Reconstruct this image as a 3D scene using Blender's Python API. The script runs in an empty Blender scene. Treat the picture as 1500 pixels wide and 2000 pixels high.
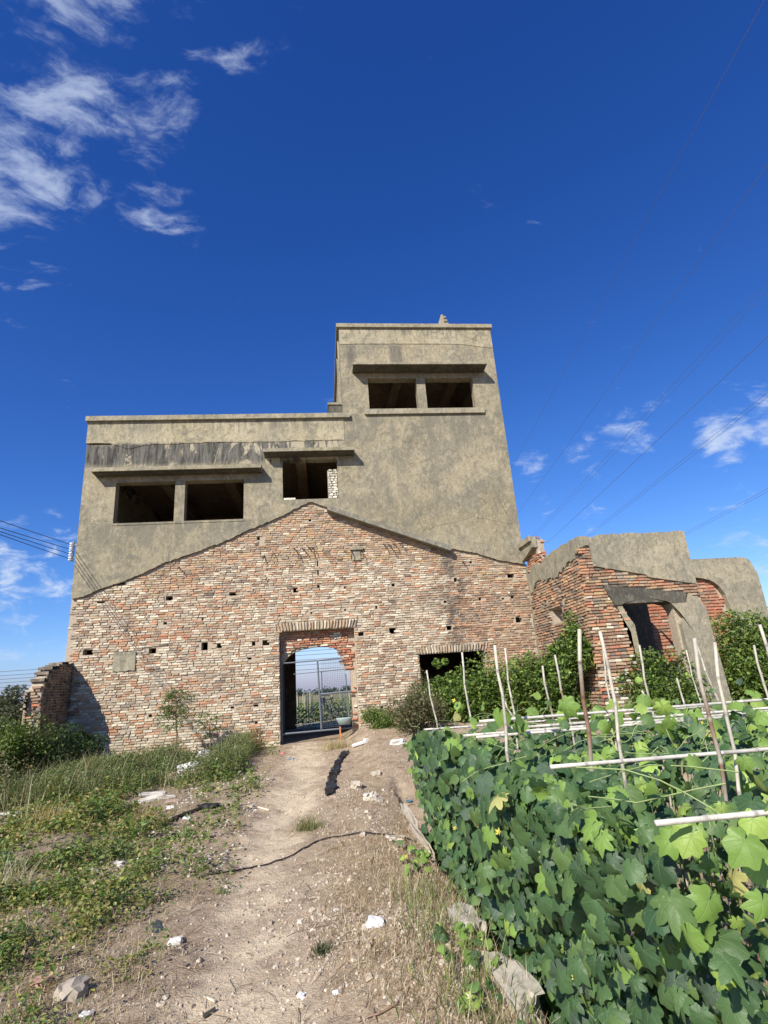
import bpy, math, random
import numpy as np
from mathutils import Vector, Matrix, noise as mnoise
random.seed(7); rng = np.random.default_rng(7)
sc = bpy.context.scene
C = sc.collection
# ---------------------------------------------------------------- camera
FPX, PITCH, ROLL, YAW = 1073.2, 0.306423, -0.0722242, 0.122994
CAM = np.array([0., -14., 1.5])
FW = np.array([math.sin(YAW)*math.cos(PITCH), math.cos(YAW)*math.cos(PITCH), math.sin(PITCH)])
_r0 = np.array([math.cos(YAW), -math.sin(YAW), 0.]); _u0 = np.cross(_r0, FW)
RT = math.cos(ROLL)*_r0+math.sin(ROLL)*_u0; UP = -math.sin(ROLL)*_r0+math.cos(ROLL)*_u0
cam_d = bpy.data.cameras.new('camera'); cam = bpy.data.objects.new('camera', cam_d); C.objects.link(cam)
cam.matrix_world = Matrix(((RT[0], UP[0], -FW[0], CAM[0]), (RT[1], UP[1], -FW[1], CAM[1]), (RT[2], UP[2], -FW[2], CAM[2]), (0, 0, 0, 1)))
cam_d.sensor_fit = 'VERTICAL'; cam_d.sensor_height = 24; cam_d.lens = 24*FPX/2000
cam_d.clip_start = .05; cam_d.clip_end = 5000
sc.camera = cam
# ---------------------------------------------------------------- sun, exposure
SAZ, SEL = math.radians(36), math.radians(36.5)      # light travels towards +x,+y
sdir = Vector((math.sin(SAZ)*math.cos(SEL), math.cos(SAZ)*math.cos(SEL), -math.sin(SEL)))
sl = bpy.data.lights.new('sun', 'SUN'); sl.energy = 4.9; sl.angle = math.radians(.5); sl.color = (1, .94, .84)
so = bpy.data.objects.new('sun', sl); C.objects.link(so); so.rotation_euler = sdir.to_track_quat('-Z', 'Y').to_euler()
vs = sc.view_settings; vs.view_transform = 'Standard'; vs.look = 'None'; vs.gamma = 1; vs.use_curve_mapping = False
vs.exposure = 0.42
# ---------------------------------------------------------------- node helper
class N:
    def __init__(s, nt): s.nt = nt; s.L = nt.links
    def n(s, t, **k):
        nd = s.nt.nodes.new(t)
        for a, b in k.items():
            if a.startswith('i_'):
                kk = a[2:]; kk = int(kk) if kk.isdigit() else kk.replace('_', ' ')
                s.put(nd.inputs[kk], b)
            else: setattr(nd, a, b)
        return nd
    def put(s, inp, v):
        if isinstance(v, bpy.types.NodeSocket): s.L.new(v, inp)
        elif isinstance(v, bpy.types.Node): s.L.new(v.outputs[0], inp)
        else:
            if isinstance(v, tuple) and len(v) == 3 and inp.type == 'RGBA': v = v+(1,)
            inp.default_value = v
    def m(s, op, a, b=0., c=0., clamp=False):
        nd = s.nt.nodes.new('ShaderNodeMath'); nd.operation = op; nd.use_clamp = clamp
        for i, v in enumerate((a, b, c)):
            if i < len(nd.inputs): s.put(nd.inputs[i], v)
        return nd.outputs[0]
    def vm(s, op, a, b=(0, 0, 0)):
        nd = s.nt.nodes.new('ShaderNodeVectorMath'); nd.operation = op
        s.put(nd.inputs[0], a)
        if op == 'SCALE': s.put(nd.inputs['Scale'], b)
        else: s.put(nd.inputs[1], b)
        return nd.outputs['Value'] if op in ('DOT_PRODUCT', 'LENGTH', 'DISTANCE') else nd.outputs[0]
    def mix(s, f, a, b, mode='MIX'):
        nd = s.nt.nodes.new('ShaderNodeMix'); nd.data_type = 'RGBA'; nd.blend_type = mode
        s.put(nd.inputs[0], f); s.put(nd.inputs[6], a); s.put(nd.inputs[7], b)
        return nd.outputs[2]
    def noise(s, vec, scale, detail=4, rough=.55, dist=0.):
        nd = s.n('ShaderNodeTexNoise'); s.put(nd.inputs['Vector'], vec); nd.inputs['Scale'].default_value = scale
        nd.inputs['Detail'].default_value = detail; nd.inputs['Roughness'].default_value = rough; nd.inputs['Distortion'].default_value = dist
        return nd.outputs['Fac']
    def ramp(s, f, a, b):       # smoothstep
        nd = s.n('ShaderNodeMapRange', interpolation_type='SMOOTHSTEP'); s.put(nd.inputs[0], f)
        nd.inputs[1].default_value = a; nd.inputs[2].default_value = b
        return nd.outputs[0]
    def scale(s, vec, sx, sy, sz, loc=(0, 0, 0), rot=(0, 0, 0)):
        nd = s.n('ShaderNodeMapping'); s.put(nd.inputs[0], vec); nd.inputs['Scale'].default_value = (sx, sy, sz)
        nd.inputs['Location'].default_value = loc; nd.inputs['Rotation'].default_value = rot
        return nd.outputs[0]
def ray(x, y): return (x-750)/FPX*RT-(y-1000)/FPX*UP+FW
def onY(x, y, Y=0.): d = ray(x, y); return CAM+d*(Y-CAM[1])/d[1]
def onZ(x, y, Z=0.): d = ray(x, y); return CAM+d*(Z-CAM[2])/d[2]
def onX(x, y, X): d = ray(x, y); return CAM+d*(X-CAM[0])/d[0]
def proj(p):
    v = np.asarray(p, float)-CAM; w = v@FW
    return 750+FPX*(v@RT)/w, 1000-FPX*(v@UP)/w, w
# ---------------------------------------------------------------- world
W = bpy.data.worlds.new('World'); sc.world = W; W.use_nodes = True
nt = W.node_tree; nt.nodes.clear(); g = N(nt)
sky = g.n('ShaderNodeTexSky', sky_type='NISHITA'); sky.sun_disc = False; sky.sun_elevation = SEL
sky.sun_rotation = math.radians(216); sky.altitude = 0; sky.air_density = 1.0; sky.dust_density = .3; sky.ozone_density = 3.0
# the camera's deep-blue rendering of the sky: one power curve per channel on the Nishita sky
ss = g.n('ShaderNodeSeparateColor'); g.put(ss.inputs[0], sky); gm = g.n('ShaderNodeCombineColor')
for i_, (k_, e_) in enumerate(((1.20, 1.64), (1.06, 1.28), (1.38, 1.0))):
    g.put(gm.inputs[i_], g.m('MULTIPLY', g.m('POWER', g.m('MULTIPLY', ss.outputs[i_], .115), e_), k_))
gm = gm.outputs[0]
tc = g.n('ShaderNodeTexCoord'); dirv = g.vm('NORMALIZE', tc.outputs['Generated'])
sep = g.n('ShaderNodeSeparateXYZ'); g.put(sep.inputs[0], dirv)
zz = g.m('ADD', g.m('MAXIMUM', sep.outputs[2], 0.), .12)
flat = g.vm('DIVIDE', dirv, g.n('ShaderNodeCombineXYZ', i_X=zz, i_Y=zz, i_Z=zz))   # cloud layer coordinates
def blob(px, py, r, amp):
    d = ray(px, py); d = d/np.linalg.norm(d)
    dd = g.vm('DISTANCE', dirv, tuple(d)); return g.m('MULTIPLY', g.ramp(dd, r, r*.15), amp)
bl = None
for b in [(110, 60, .22, .95), (130, 200, .17, 1.05), (250, 130, .16, .9), (420, 60, .16, .72), (520, 30, .1, .5), (0, 330, .16, 1.05), (330, 360, .12, .9), (445, 355, .06, .8), (310, 210, .11, .72),
          (150, 330, .10, .55), (-150, 150, .3, .9), (-100, 500, .2, .6), (70, 740, .08, .30), (290, 540, .05, .15), (430, 590, .06, .15),
          (60, 1110, .16, .95), (-120, 1070, .15, 1.), (60, 1290, .17, .6),
          (1220, 858, .09, .85), (1140, 885, .08, .85), (1040, 905, .05, 1.), (1066, 978, .04, .8), (1430, 835, .085, 1.3), (1510, 812, .09, 1.3), (1290, 800, .07, .62),
          (1510, 1110, .10, .9), (1440, 1030, .1, .6), (1150, 1020, .08, .55), (1800, 900, .2, .8), (2200, 700, .3, .8), (-700, 900, .4, .8)]:
    o = blob(*b); bl = o if bl is None else g.m('MAXIMUM', bl, o)
wv = g.n('ShaderNodeTexNoise', i_Scale=3.2, i_Detail=5); g.put(wv.inputs['Vector'], flat)
warp = g.vm('ADD', flat, g.vm('SCALE', g.vm('SUBTRACT', wv.outputs['Color'], (.5, .5, .5)), .20))
st = g.scale(warp, 2.4, 4.6, 1, rot=(0, 0, -.75))
n1 = g.noise(st, 3.0, 12, .64, .12); n2 = g.noise(g.scale(warp, 1.2, 2.0, 1, rot=(0, 0, -.75)), 2.3, 4, .55, .2)
n3 = g.noise(g.scale(dirv, 1, 1, 2.1, rot=(0, .25, 0)), 17., 10, .62, .5)
low = g.ramp(sep.outputs[2], .42, .28)
nn = g.m('ADD', g.m('MULTIPLY', g.m('ADD', g.m('MULTIPLY', n1, .78), g.m('MULTIPLY', n2, .22)), g.m('SUBTRACT', 1., low)), g.m('MULTIPLY', n3, low))
cl = g.m('ADD', g.m('MULTIPLY', g.m('SUBTRACT', nn, .5), g.m('SUBTRACT', 5.4, g.m('MULTIPLY', low, 1.6))), g.m('SUBTRACT', bl, .72))
cl = g.m('POWER', g.ramp(cl, -.12, 1.05), 1.25)
cl = g.m('MULTIPLY', cl, g.m('ADD', .62, g.m('MULTIPLY', low, .33)))
hz = g.m('MULTIPLY', g.ramp(sep.outputs[2], .085, -.01), .7)
c1 = g.mix(hz, gm, (.20, .27, .47))
c1 = g.mix(cl, c1, (.66, .77, .96))
c1 = g.vm('SCALE', c1, 1/(.105*2**.42))
bg = g.n('ShaderNodeBackground'); g.put(bg.inputs[0], c1); bg.inputs[1].default_value = .105
wo = g.n('ShaderNodeOutputWorld'); g.L.new(bg.outputs[0], wo.inputs[0])
# ---------------------------------------------------------------- numpy noise
def _h(ix, iy, s):
    n = (ix.astype(np.int64)*374761393+iy.astype(np.int64)*668265263+s*1442695041) & 0xffffffff
    n = ((n ^ (n >> 13))*1274126177) & 0xffffffff
    return ((n ^ (n >> 16)) & 0xffff)/65535.
def vn(x, y, s=0):
    x = np.asarray(x, float); y = np.asarray(y, float)
    ix, iy = np.floor(x), np.floor(y); fx, fy = x-ix, y-iy; fx = fx*fx*(3-2*fx); fy = fy*fy*(3-2*fy)
    a, b, c, d = _h(ix, iy, s), _h(ix+1, iy, s), _h(ix, iy+1, s), _h(ix+1, iy+1, s)
    return (a*(1-fx)+b*fx)*(1-fy)+(c*(1-fx)+d*fx)*fy
def fbm(x, y, s=0, o=4):
    r = 0; a = 1; t = 0
    for i in range(o): r = r+a*vn(np.asarray(x)*2**i, np.asarray(y)*2**i, s+i*17); t += a; a *= .5
    return r/t
def sm(a, b, x): t = np.clip((np.asarray(x, float)-a)/(b-a), 0, 1); return t*t*(3-2*t)
# ---------------------------------------------------------------- mesh soup
class Soup:
    def __init__(s): s.v = []; s.f = {3: [], 4: []}; s.c = []; s.uv = []; s.n = 0
    def add(s, v, f, c=(1, 1, 1), uv=None):
        v = np.asarray(v, float).reshape(-1, 3); f = np.asarray(f, int)
        if len(f) == 0: return
        s.f[f.shape[1]].append(f+s.n); s.v.append(v)
        c = np.asarray(c, float); s.c.append(np.broadcast_to(c, (len(v), 3)))
        s.uv.append(np.zeros((len(v), 2)) if uv is None else uv); s.n += len(v)
    def box(s, a, b, c=(1, 1, 1)):
        x0, y0, z0 = a; x1, y1, z1 = b
        v = [(x0, y0, z0), (x1, y0, z0), (x1, y1, z0), (x0, y1, z0), (x0, y0, z1), (x1, y0, z1), (x1, y1, z1), (x0, y1, z1)]
        s.add(v, [(0, 3, 2, 1), (4, 5, 6, 7), (0, 1, 5, 4), (1, 2, 6, 5), (2, 3, 7, 6), (3, 0, 4, 7)], c)
    def inst(s, tv, tf, M, T, col, uv=None):        # tv (n,3), M (k,3,3), T (k,3), col (k,3)
        k = len(T); n = len(tv)
        if k == 0: return
        v = np.einsum('kij,nj->kni', M, tv)+T[:, None, :]
        tf = np.asarray(tf, int); f = (tf[None]+(np.arange(k)*n)[:, None, None]).reshape(-1, tf.shape[1])
        c = np.repeat(col, n, axis=0)
        s.add(v.reshape(-1, 3), f, c, None if uv is None else np.tile(uv, (k, 1)))
    def mesh(s, name, mat, smooth=False):
        me = bpy.data.meshes.new(name)
        V = np.concatenate(s.v); me.vertices.add(len(V)); me.vertices.foreach_set('co', V.astype(np.float32).ravel())
        fs = [np.concatenate(s.f[k]) for k in (3, 4) if s.f[k]]
        idx = np.concatenate([f.ravel() for f in fs]); tot = np.concatenate([np.full(len(f), f.shape[1]) for f in fs])
        me.loops.add(len(idx)); me.loops.foreach_set('vertex_index', idx.astype(np.int32))
        me.polygons.add(len(tot)); st = np.concatenate([[0], np.cumsum(tot)[:-1]])
        me.polygons.foreach_set('loop_start', st.astype(np.int32))
        me.polygons.foreach_set('use_smooth', np.full(len(tot), smooth))
        me.update(calc_edges=True)
        ca = me.color_attributes.new('Col', 'FLOAT_COLOR', 'POINT')
        cc = np.ones((len(V), 4), np.float32); cc[:, :3] = np.concatenate(s.c); ca.data.foreach_set('color', cc.ravel())
        ul = me.uv_layers.new(name='UVMap'); U = np.concatenate(s.uv)[idx]; ul.data.foreach_set('uv', U.astype(np.float32).ravel())
        me.materials.append(mat); return me
    def build(s, name, mat, parent=None, smooth=False, **tags):
        o = bpy.data.objects.new(name, s.mesh(name, mat, smooth)); C.objects.link(o)
        if parent: o.parent = parent
        for k, v in tags.items(): o[k] = v
        return o
def thing(name, label, cat, loc=(0, 0, 0), group=None):
    o = bpy.data.objects.new(name, None); C.objects.link(o); o.location = loc; o['label'] = label; o['category'] = cat
    o.empty_display_size = .1
    if group: o['group'] = group
    return o
def tube(s, pts, rad, c=(1, 1, 1), n=6):
    pts = [np.asarray(p, float) for p in pts]; rad = rad if hasattr(rad, '__len__') else [rad]*len(pts); rings = []
    for i, p in enumerate(pts):
        t = pts[min(i+1, len(pts)-1)]-pts[max(i-1, 0)]; t = t/(np.linalg.norm(t)+1e-9)
        a = np.cross(t, (0, 0, 1) if abs(t[2]) < .9 else (1, 0, 0)); a /= np.linalg.norm(a); b = np.cross(t, a)
        for k in range(n): w = 2*math.pi*k/n; rings.append(p+rad[i]*(math.cos(w)*a+math.sin(w)*b))
    f = [(i*n+k, i*n+(k+1) % n, (i+1)*n+(k+1) % n, (i+1)*n+k) for i in range(len(pts)-1) for k in range(n)]
    rings += [pts[0], pts[-1]]; m = len(rings)
    s.add(rings, f, c); s.n -= m; 
    s.f[3].append(np.array([(m-2, (k+1) % n, k) for k in range(n)]+[(m-1, (len(pts)-1)*n+k, (len(pts)-1)*n+(k+1) % n) for k in range(n)])+s.n); s.n += m
def rotz(a): c, s = np.cos(a), np.sin(a); z = np.zeros_like(c); o = z+1; return np.stack([np.stack([c, -s, z], -1), np.stack([s, c, z], -1), np.stack([z, z, o], -1)], -2)
def rand_rot(k, tilt=1.2, r=rng):
    a = r.uniform(0, 2*np.pi, k); t = r.normal(0, tilt, k); u = r.uniform(0, 2*np.pi, k)
    c, s = np.cos(t), np.sin(t); z = np.zeros(k); o = z+1
    X = np.stack([np.stack([o, z, z], -1), np.stack([z, c, -s], -1), np.stack([z, s, c], -1)], -2)
    return rotz(a)@X@rotz(u)
# ---------------------------------------------------------------- materials
def mat(name):
    m = bpy.data.materials.new(name); m.use_nodes = True; m.node_tree.nodes.clear(); gg = N(m.node_tree)
    out = gg.n('ShaderNodeOutputMaterial'); return m, gg, out
def bsdf(gg, out, col, rough=.9, bump=None, bstr=.4, bdist=.02, spec=.25, metal=0.):
    p = gg.n('ShaderNodeBsdfPrincipled'); gg.put(p.inputs['Base Color'], col); gg.put(p.inputs['Roughness'], rough)
    p.inputs['Specular IOR Level'].default_value = spec; p.inputs['Metallic'].default_value = metal
    if bump is not None:
        b = gg.n('ShaderNodeBump'); gg.put(b.inputs['Height'], bump); b.inputs['Strength'].default_value = bstr; b.inputs['Distance'].default_value = bdist
        gg.L.new(b.outputs[0], p.inputs['Normal'])
    gg.L.new(p.outputs[0], out.inputs[0]); return p
def pos(gg): return gg.n('ShaderNodeNewGeometry').outputs['Position']
def colattr(gg): return gg.n('ShaderNodeAttribute', attribute_name='Col').outputs['Color']
def m_concrete(name='concrete', light=(.355, .303, .196), grey=(.235, .210, .148), ochre=(.30, .25, .142), stain=True, k=1.):
    m, q, out = mat(name); P = pos(q); sx = q.n('ShaderNodeSeparateXYZ'); q.put(sx.inputs[0], P)
    a = q.noise(P, .9, 6, .62, .6); b = q.noise(P, 3.1, 8, .68, .8); c = q.noise(P, 24, 5, .7); d = q.noise(P, .45, 3, .5)
    f1 = q.noise(P, 7, 8, .75, 1.5)
    col = q.mix(q.ramp(a, .38, .62), light, grey); col = q.mix(q.m('MULTIPLY', q.ramp(d, .48, .66), .65), col, ochre)
    col = q.mix(q.m('MULTIPLY', q.ramp(b, .48, .66), .72), col, (.175, .165, .125)); col = q.mix(q.m('MULTIPLY', q.ramp(b, .47, .33), .35), col, (.50, .45, .32))
    col = q.mix(q.m('MULTIPLY', q.ramp(f1, .57, .66), .35), col, (.14, .13, .10))
    g1 = q.noise(q.scale(P, 1, 1, .6), 13, 7, .72, .6); col = q.mix(q.m('MULTIPLY', q.ramp(g1, .50, .63), .46), col, (.13, .122, .092)); col = q.mix(q.m('MULTIPLY', q.ramp(g1, .49, .37), .42), col, (.49, .44, .32))
    col = q.mix(q.m('MULTIPLY', q.ramp(c, .3, .8), .35), col, (.15, .135, .095))
    if stain:
        pw = q.scale(P, 2.3, .3, .85); s1 = q.noise(pw, 1., 8, .70, .55); pw2 = q.scale(P, 9, .5, 1.1); s2 = q.noise(pw2, 1., 8, .76, .8)
        pb = q.scale(P, .55, .3, .2); s3 = q.noise(pb, 1., 2, .5)
        X, Z = sx.outputs[0], sx.outputs[2]
        zw = q.m('ADD', Z, q.m('MULTIPLY', q.m('SUBTRACT', b, .5), .35))
        left = q.m('MULTIPLY', q.ramp(X, .75, .55), 1.)
        bandL = q.m('MULTIPLY', q.m('MULTIPLY', q.ramp(zw, 7.30, 7.62), q.ramp(zw, 8.16, 8.05)), left)
        west = q.m('ADD', .16, q.m('MULTIPLY', q.ramp(X, .6, -3.2), .30))
        v = q.m('ADD', q.m('ADD', q.m('MULTIPLY', q.m('ADD', q.m('MULTIPLY', q.m('SUBTRACT', s1, .5), 3.0), .5), .6), q.m('MULTIPLY', s2, .40)), q.m('SUBTRACT', q.m('MULTIPLY', west, .62), .15))
        mk = q.m('MULTIPLY', bandL, q.ramp(v, .46, .53))
        right = q.ramp(X, .8, .95)
        bandT = q.m('MULTIPLY', q.m('MULTIPLY', q.ramp(zw, 10.4, 10.5), q.ramp(zw, 11.24, 11.15)), right)
        spot = q.m('MAXIMUM', q.ramp(q.m('ABSOLUTE', q.m('SUBTRACT', X, 2.42)), .24, .14), q.ramp(q.m('ABSOLUTE', q.m('SUBTRACT', X, 1.08)), .2, .05))
        mk2 = q.m('MULTIPLY', bandT, q.m('MULTIPLY', q.m('MAXIMUM', spot, q.ramp(s1, .58, .72)), q.ramp(s2, .34, .5)))
        mkk = q.m('MAXIMUM', mk, q.m('MULTIPLY', mk2, .7))
        zd = q.m('MAXIMUM', q.m('MULTIPLY', q.ramp(Z, 8.25, 8.76), left), q.m('MULTIPLY', q.ramp(Z, 11.3, 11.77), right))
        sill = q.m('MAXIMUM', q.m('MULTIPLY', q.m('MULTIPLY', q.ramp(Z, 4.9, 5.86), q.ramp(Z, 5.95, 5.86)), left), q.m('MULTIPLY', q.m('MULTIPLY', q.ramp(Z, 7.6, 8.88), q.ramp(Z, 8.95, 8.88)), right))
        col = q.mix(q.m('MULTIPLY', q.m('MULTIPLY', zd, q.ramp(s2, .47, .57)), .75), col, (.15, .14, .11))
        col = q.mix(q.m('MULTIPLY', q.m('MULTIPLY', sill, q.ramp(s1, .42, .56)), .7), col, (.16, .15, .115))
        # general soft rain streaks
        rn = q.m('MULTIPLY', q.m('MULTIPLY', q.ramp(s1, .48, .64), q.ramp(d, .35, .6)), .62)
        col = q.mix(rn, col, (.17, .16, .12))
        dark = q.mix(q.ramp(s2, .38, .60), (.030, .030, .028), (.15, .142, .12))
        col = q.mix(q.m('MULTIPLY', q.m('SUBTRACT', 1., mkk), q.m('MULTIPLY', bandL, .6)), col, (.44, .39, .27)); col = q.mix(q.m('MULTIPLY', mkk, .95), col, dark)
    if k != 1: col = q.mix(1., col, (k, k, k), 'MULTIPLY')
    vo = q.n('ShaderNodeTexVoronoi', feature='DISTANCE_TO_EDGE'); q.put(vo.inputs['Vector'], q.vm('ADD', P, q.vm('SCALE', q.n('ShaderNodeTexNoise', i_Scale=2.5, i_Detail=4).outputs['Color'], .9))); vo.inputs['Scale'].default_value = .55
    crack = q.m('MULTIPLY', q.ramp(vo.outputs[0], .006, .001), q.ramp(d, .50, .62))
    col = q.mix(q.m('MULTIPLY', crack, .35), col, (.08, .07, .05))
    h = q.m('ADD', q.m('MULTIPLY', b, 1.4), q.m('ADD', q.m('MULTIPLY', c, .5), q.m('MULTIPLY', crack, -.4)))
    bsdf(q, out, col, .93, h, .55, .03); return m
M_conc = m_concrete()
M_concp = m_concrete('parapet_render', (.46, .395, .255), (.36, .32, .215), (.42, .355, .205))
M_concg = m_concrete('grey_strip', (.25, .235, .185), (.19, .18, .15), (.22, .2, .15), False)
M_conc2 = m_concrete('ruin_concrete', (.37, .325, .22), (.26, .24, .175), (.31, .265, .16), False)
M_concd = m_concrete('stained_shade_concrete', (.17, .16, .125), (.09, .088, .075), (.19, .17, .12), False, .6)  # extra dark: shade under the canopies put into the colour, besides stain
M_int = m_concrete('interior_plaster', (.28, .20, .135), (.18, .13, .09), (.27, .17, .095), False, 1.05)
def m_brick(name='brick_clay', rough=.92, wear=.5, smear=.42):
    m, q, out = mat(name); P = pos(q); c = colattr(q); a = q.noise(P, 38, 5, .7); b = q.noise(P, 5, 5, .6); e = q.noise(P, 1.1, 4, .6)
    col = q.mix(q.m('MULTIPLY', q.ramp(a, .45, .75), wear), c, (.20, .15, .10)); col = q.mix(q.m('MULTIPLY', q.ramp(b, .44, .62), smear), col, (.52, .43, .31)); b3 = q.noise(P, 1.6, 6, .65, .5); col = q.mix(q.m('MULTIPLY', q.ramp(b3, .52, .64), .45), col, (.26, .215, .165))
    sx = q.n('ShaderNodeSeparateXYZ'); q.put(sx.inputs[0], P)
    dx = q.m('ABSOLUTE', q.m('SUBTRACT', q.m('ADD', sx.outputs[0], q.m('MULTIPLY', q.m('SUBTRACT', e, .5), 2.2)), q.m('SUBTRACT', 3.35, q.m('MULTIPLY', q.m('SUBTRACT', sx.outputs[2], 3.6), .1))))
    soot = q.m('MULTIPLY', q.m('MULTIPLY', q.ramp(dx, .55, .05), q.m('MULTIPLY', q.ramp(sx.outputs[2], 5.1, 4.4), q.ramp(sx.outputs[2], 2.2, 2.6))), q.ramp(b, .38, .58))
    col = q.mix(q.m('MULTIPLY', soot, .72), col, (.06, .055, .05))
    bsdf(q, out, col, rough, a, .7, .012); return m
M_brick = m_brick(); M_brick2 = m_brick('brick_red', .92, .45, .22)
def m_simple(name, colr, rough=.8, var=.3, sc_=20, metal=0., spec=.3, bs=.3, dark=None):
    m, q, out = mat(name); P = pos(q); a = q.noise(P, sc_, 5, .65); dk = dark or tuple(v*.45 for v in colr)
    col = q.mix(q.m('MULTIPLY', q.ramp(a, .35, .75), var), colr, dk); bsdf(q, out, col, rough, a, bs, .01, spec, metal); return m
M_mortar = m_simple('old_mortar', (.46, .38, .28), .95, .65, 26, bs=.8)
M_metal = m_simple('gate_paint', (.17, .19, .21), .5, .5, 40, .3)
M_black = m_simple('black_plastic', (.012, .012, .014), .35, .2, 30)
M_white = m_simple('white_plastic', (.72, .72, .70), .55, .4, 14, dark=(.42, .38, .3))
M_cable = m_simple('cable_rubber', (.02, .02, .022), .5, .2)
M_wire = m_simple('wire_metal', (.14, .15, .17), .5, .2)
M_porc = m_simple('insulator_porcelain', (.75, .78, .8), .2, .15)
M_col = None
def m_col(name, rough=.85, var=.35, sc_=25, bs=.5):
    m, q, out = mat(name); P = pos(q); a = q.noise(P, sc_, 5, .65); c = colattr(q)
    col = q.mix(q.m('MULTIPLY', q.ramp(a, .35, .75), var), c, q.mix(1., c, (.4, .38, .35), 'MULTIPLY')); bsdf(q, out, col, rough, a, bs, .01); return m
M_col = m_col('coloured_stone'); M_wood = m_col('bamboo_culm', .6, .45, 30, .3); M_plast = m_col('coloured_plastic', .4, .2, 30, .1)
def m_leaf(name, rough=.5, trans=.3, veins=False, spec=.35):
    m, q, out = mat(name); c = colattr(q); P = pos(q); a = q.noise(P, 9, 4, .6)
    c2 = q.mix(q.m('MULTIPLY', q.ramp(a, .35, .7), .35), c, q.mix(1., c, (.55, .6, .5), 'MULTIPLY')); bump = None
    if veins:
        uv = q.n('ShaderNodeUVMap').outputs[0]; s = q.n('ShaderNodeSeparateXYZ'); q.put(s.inputs[0], uv)
        ang = q.m('ARCTAN2', s.outputs[0], s.outputs[1]); r = q.vm('LENGTH', uv)
        sp = math.radians(50); k = q.m('SUBTRACT', q.m('MODULO', q.m('ADD', ang, sp*8.5), sp), sp/2)
        dist = q.m('MULTIPLY', q.m('ABSOLUTE', k), r); v1 = q.ramp(dist, .020, .004)
        hb = q.m('ABSOLUTE', q.m('SINE', q.m('ADD', q.m('MULTIPLY', r, 22.), q.m('MULTIPLY', q.m('ABSOLUTE', k), -16.)))); v2 = q.m('MULTIPLY', q.ramp(hb, .12, .0), .45)
        vv = q.m('MAXIMUM', v1, v2)
        c2 = q.mix(q.m('MULTIPLY', vv, .30), c2, (.26, .36, .16)); 
        sp2 = q.noise(P, 70, 4, .6); sp3 = q.noise(P, 7, 3, .6)
        c2 = q.mix(q.m('MULTIPLY', q.m('MULTIPLY', q.ramp(sp2, .56, .64), q.ramp(sp3, .54, .66)), .55), c2, (.36, .42, .20))
        nb = q.noise(P, 26, 4, .6)
        bump = q.m('ADD', q.m('MULTIPLY', vv, -.4), nb)
    p = q.n('ShaderNodeBsdfPrincipled'); q.put(p.inputs['Base Color'], c2); p.inputs['Roughness'].default_value = rough; p.inputs['Specular IOR Level'].default_value = spec
    if bump is not None:
        b = q.n('ShaderNodeBump'); q.put(b.inputs['Height'], bump); b.inputs['Strength'].default_value = .55; b.inputs['Distance'].default_value = .006; q.L.new(b.outputs[0], p.inputs['Normal'])
    t = q.n('ShaderNodeBsdfTranslucent'); q.put(t.inputs[0], q.mix(1., c2, (1.5, 1.7, .7), 'MULTIPLY'))
    mx = q.n('ShaderNodeMixShader'); mx.inputs[0].default_value = trans; q.L.new(p.outputs[0], mx.inputs[1]); q.L.new(t.outputs[0], mx.inputs[2]); q.L.new(mx.outputs[0], out.inputs[0]); return m
M_leaf = m_leaf('small_leaf'); M_vine = m_leaf('gourd_leaf', .48, .22, True, .4); M_dry = m_leaf('dry_straw', .8, .15, False, .15)
M_twig = m_col('bark', .9)
# ---------------------------------------------------------------- terrain
def height(x, y, fine=True):
    x = np.asarray(x, float); y = np.asarray(y, float)
    z = .36*sm(-8.5, -.3, y)
    z = z-.16*sm(-1.5, -4.5, x)*sm(-9, -1, y)+.10*sm(-3, -6, x)*sm(-6, -10, y)
    z = z+.27*sm(.35, 1.0, x)*sm(-6.5, -1., y)*(1-sm(1.2, 3.5, y))
    z = z+.07*np.exp(-((x-.45)/.4)**2)*sm(-4.5, -7, y)
    d = sm(.86, 1.04, x+.05*(vn(x*0, y*3., 5)-.5))*sm(-4.6, -6.4, y)*(1-sm(9, 14, x))*sm(-40, -25, y)
    z = z-.42*d
    z = z-.06*np.exp(-((x+.5+.12*np.sin(y*.6))/.42)**2)*sm(-.5, -3, y)
    z = np.where(y > .2, z*(1-sm(6, 8, y))+.05*sm(6, 8, y), z)
    if fine:
        k = np.exp(-np.maximum(0, np.hypot(x, y+7)-14)/10)*np.where((y > -.1) & (y < 6.3) & (x < 6) & (x > -6), .25, 1)
        z = z+k*(.10*(fbm(x*.9, y*.9, 3)-.5)+.045*(fbm(x*4, y*4, 9)-.5)+.026*(fbm(x*13, y*13, 12, 2)-.5))
    return z
def gnd(px, py):
    z = 0.
    for _ in range(12): p = onZ(px, py, z); z = .5*z+.5*float(height(p[0], p[1]))
    return np.array([p[0], p[1], float(height(p[0], p[1]))])
def axis(lo, hi, step, far, gr=1.18):
    a = list(np.arange(lo, hi, step)); d = step
    while a[-1] < far: d *= gr; a.append(a[-1]+d)
    d = step
    while a[0] > -far: d *= gr; a.insert(0, a[0]-d)
    return np.array(a)
gx = axis(-4.5, 2.0, .04, 900); gy = axis(-13.6, .3, .042, 1200)
X, Y = np.meshgrid(gx, gy); Z = height(X, Y)
nx, ny = len(gx), len(gy); I = np.arange(nx*ny).reshape(ny, nx)
quads = np.stack([I[:-1, :-1], I[:-1, 1:], I[1:, 1:], I[1:, :-1]], -1).reshape(-1, 4)
pathm = np.exp(-((X+.5+.12*np.sin(Y*.6)+.25*(fbm(X*3, Y*1.2, 37)-.5))/(.30+.30*fbm(X*1.5, Y*1.5, 31)))**2)*(.55+.45*sm(.35, .6, fbm(X*2.5, Y*2.5, 39)))*(1-sm(-1., .2, Y)*.3)
pathm = pathm*(Y < .3)
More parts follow.
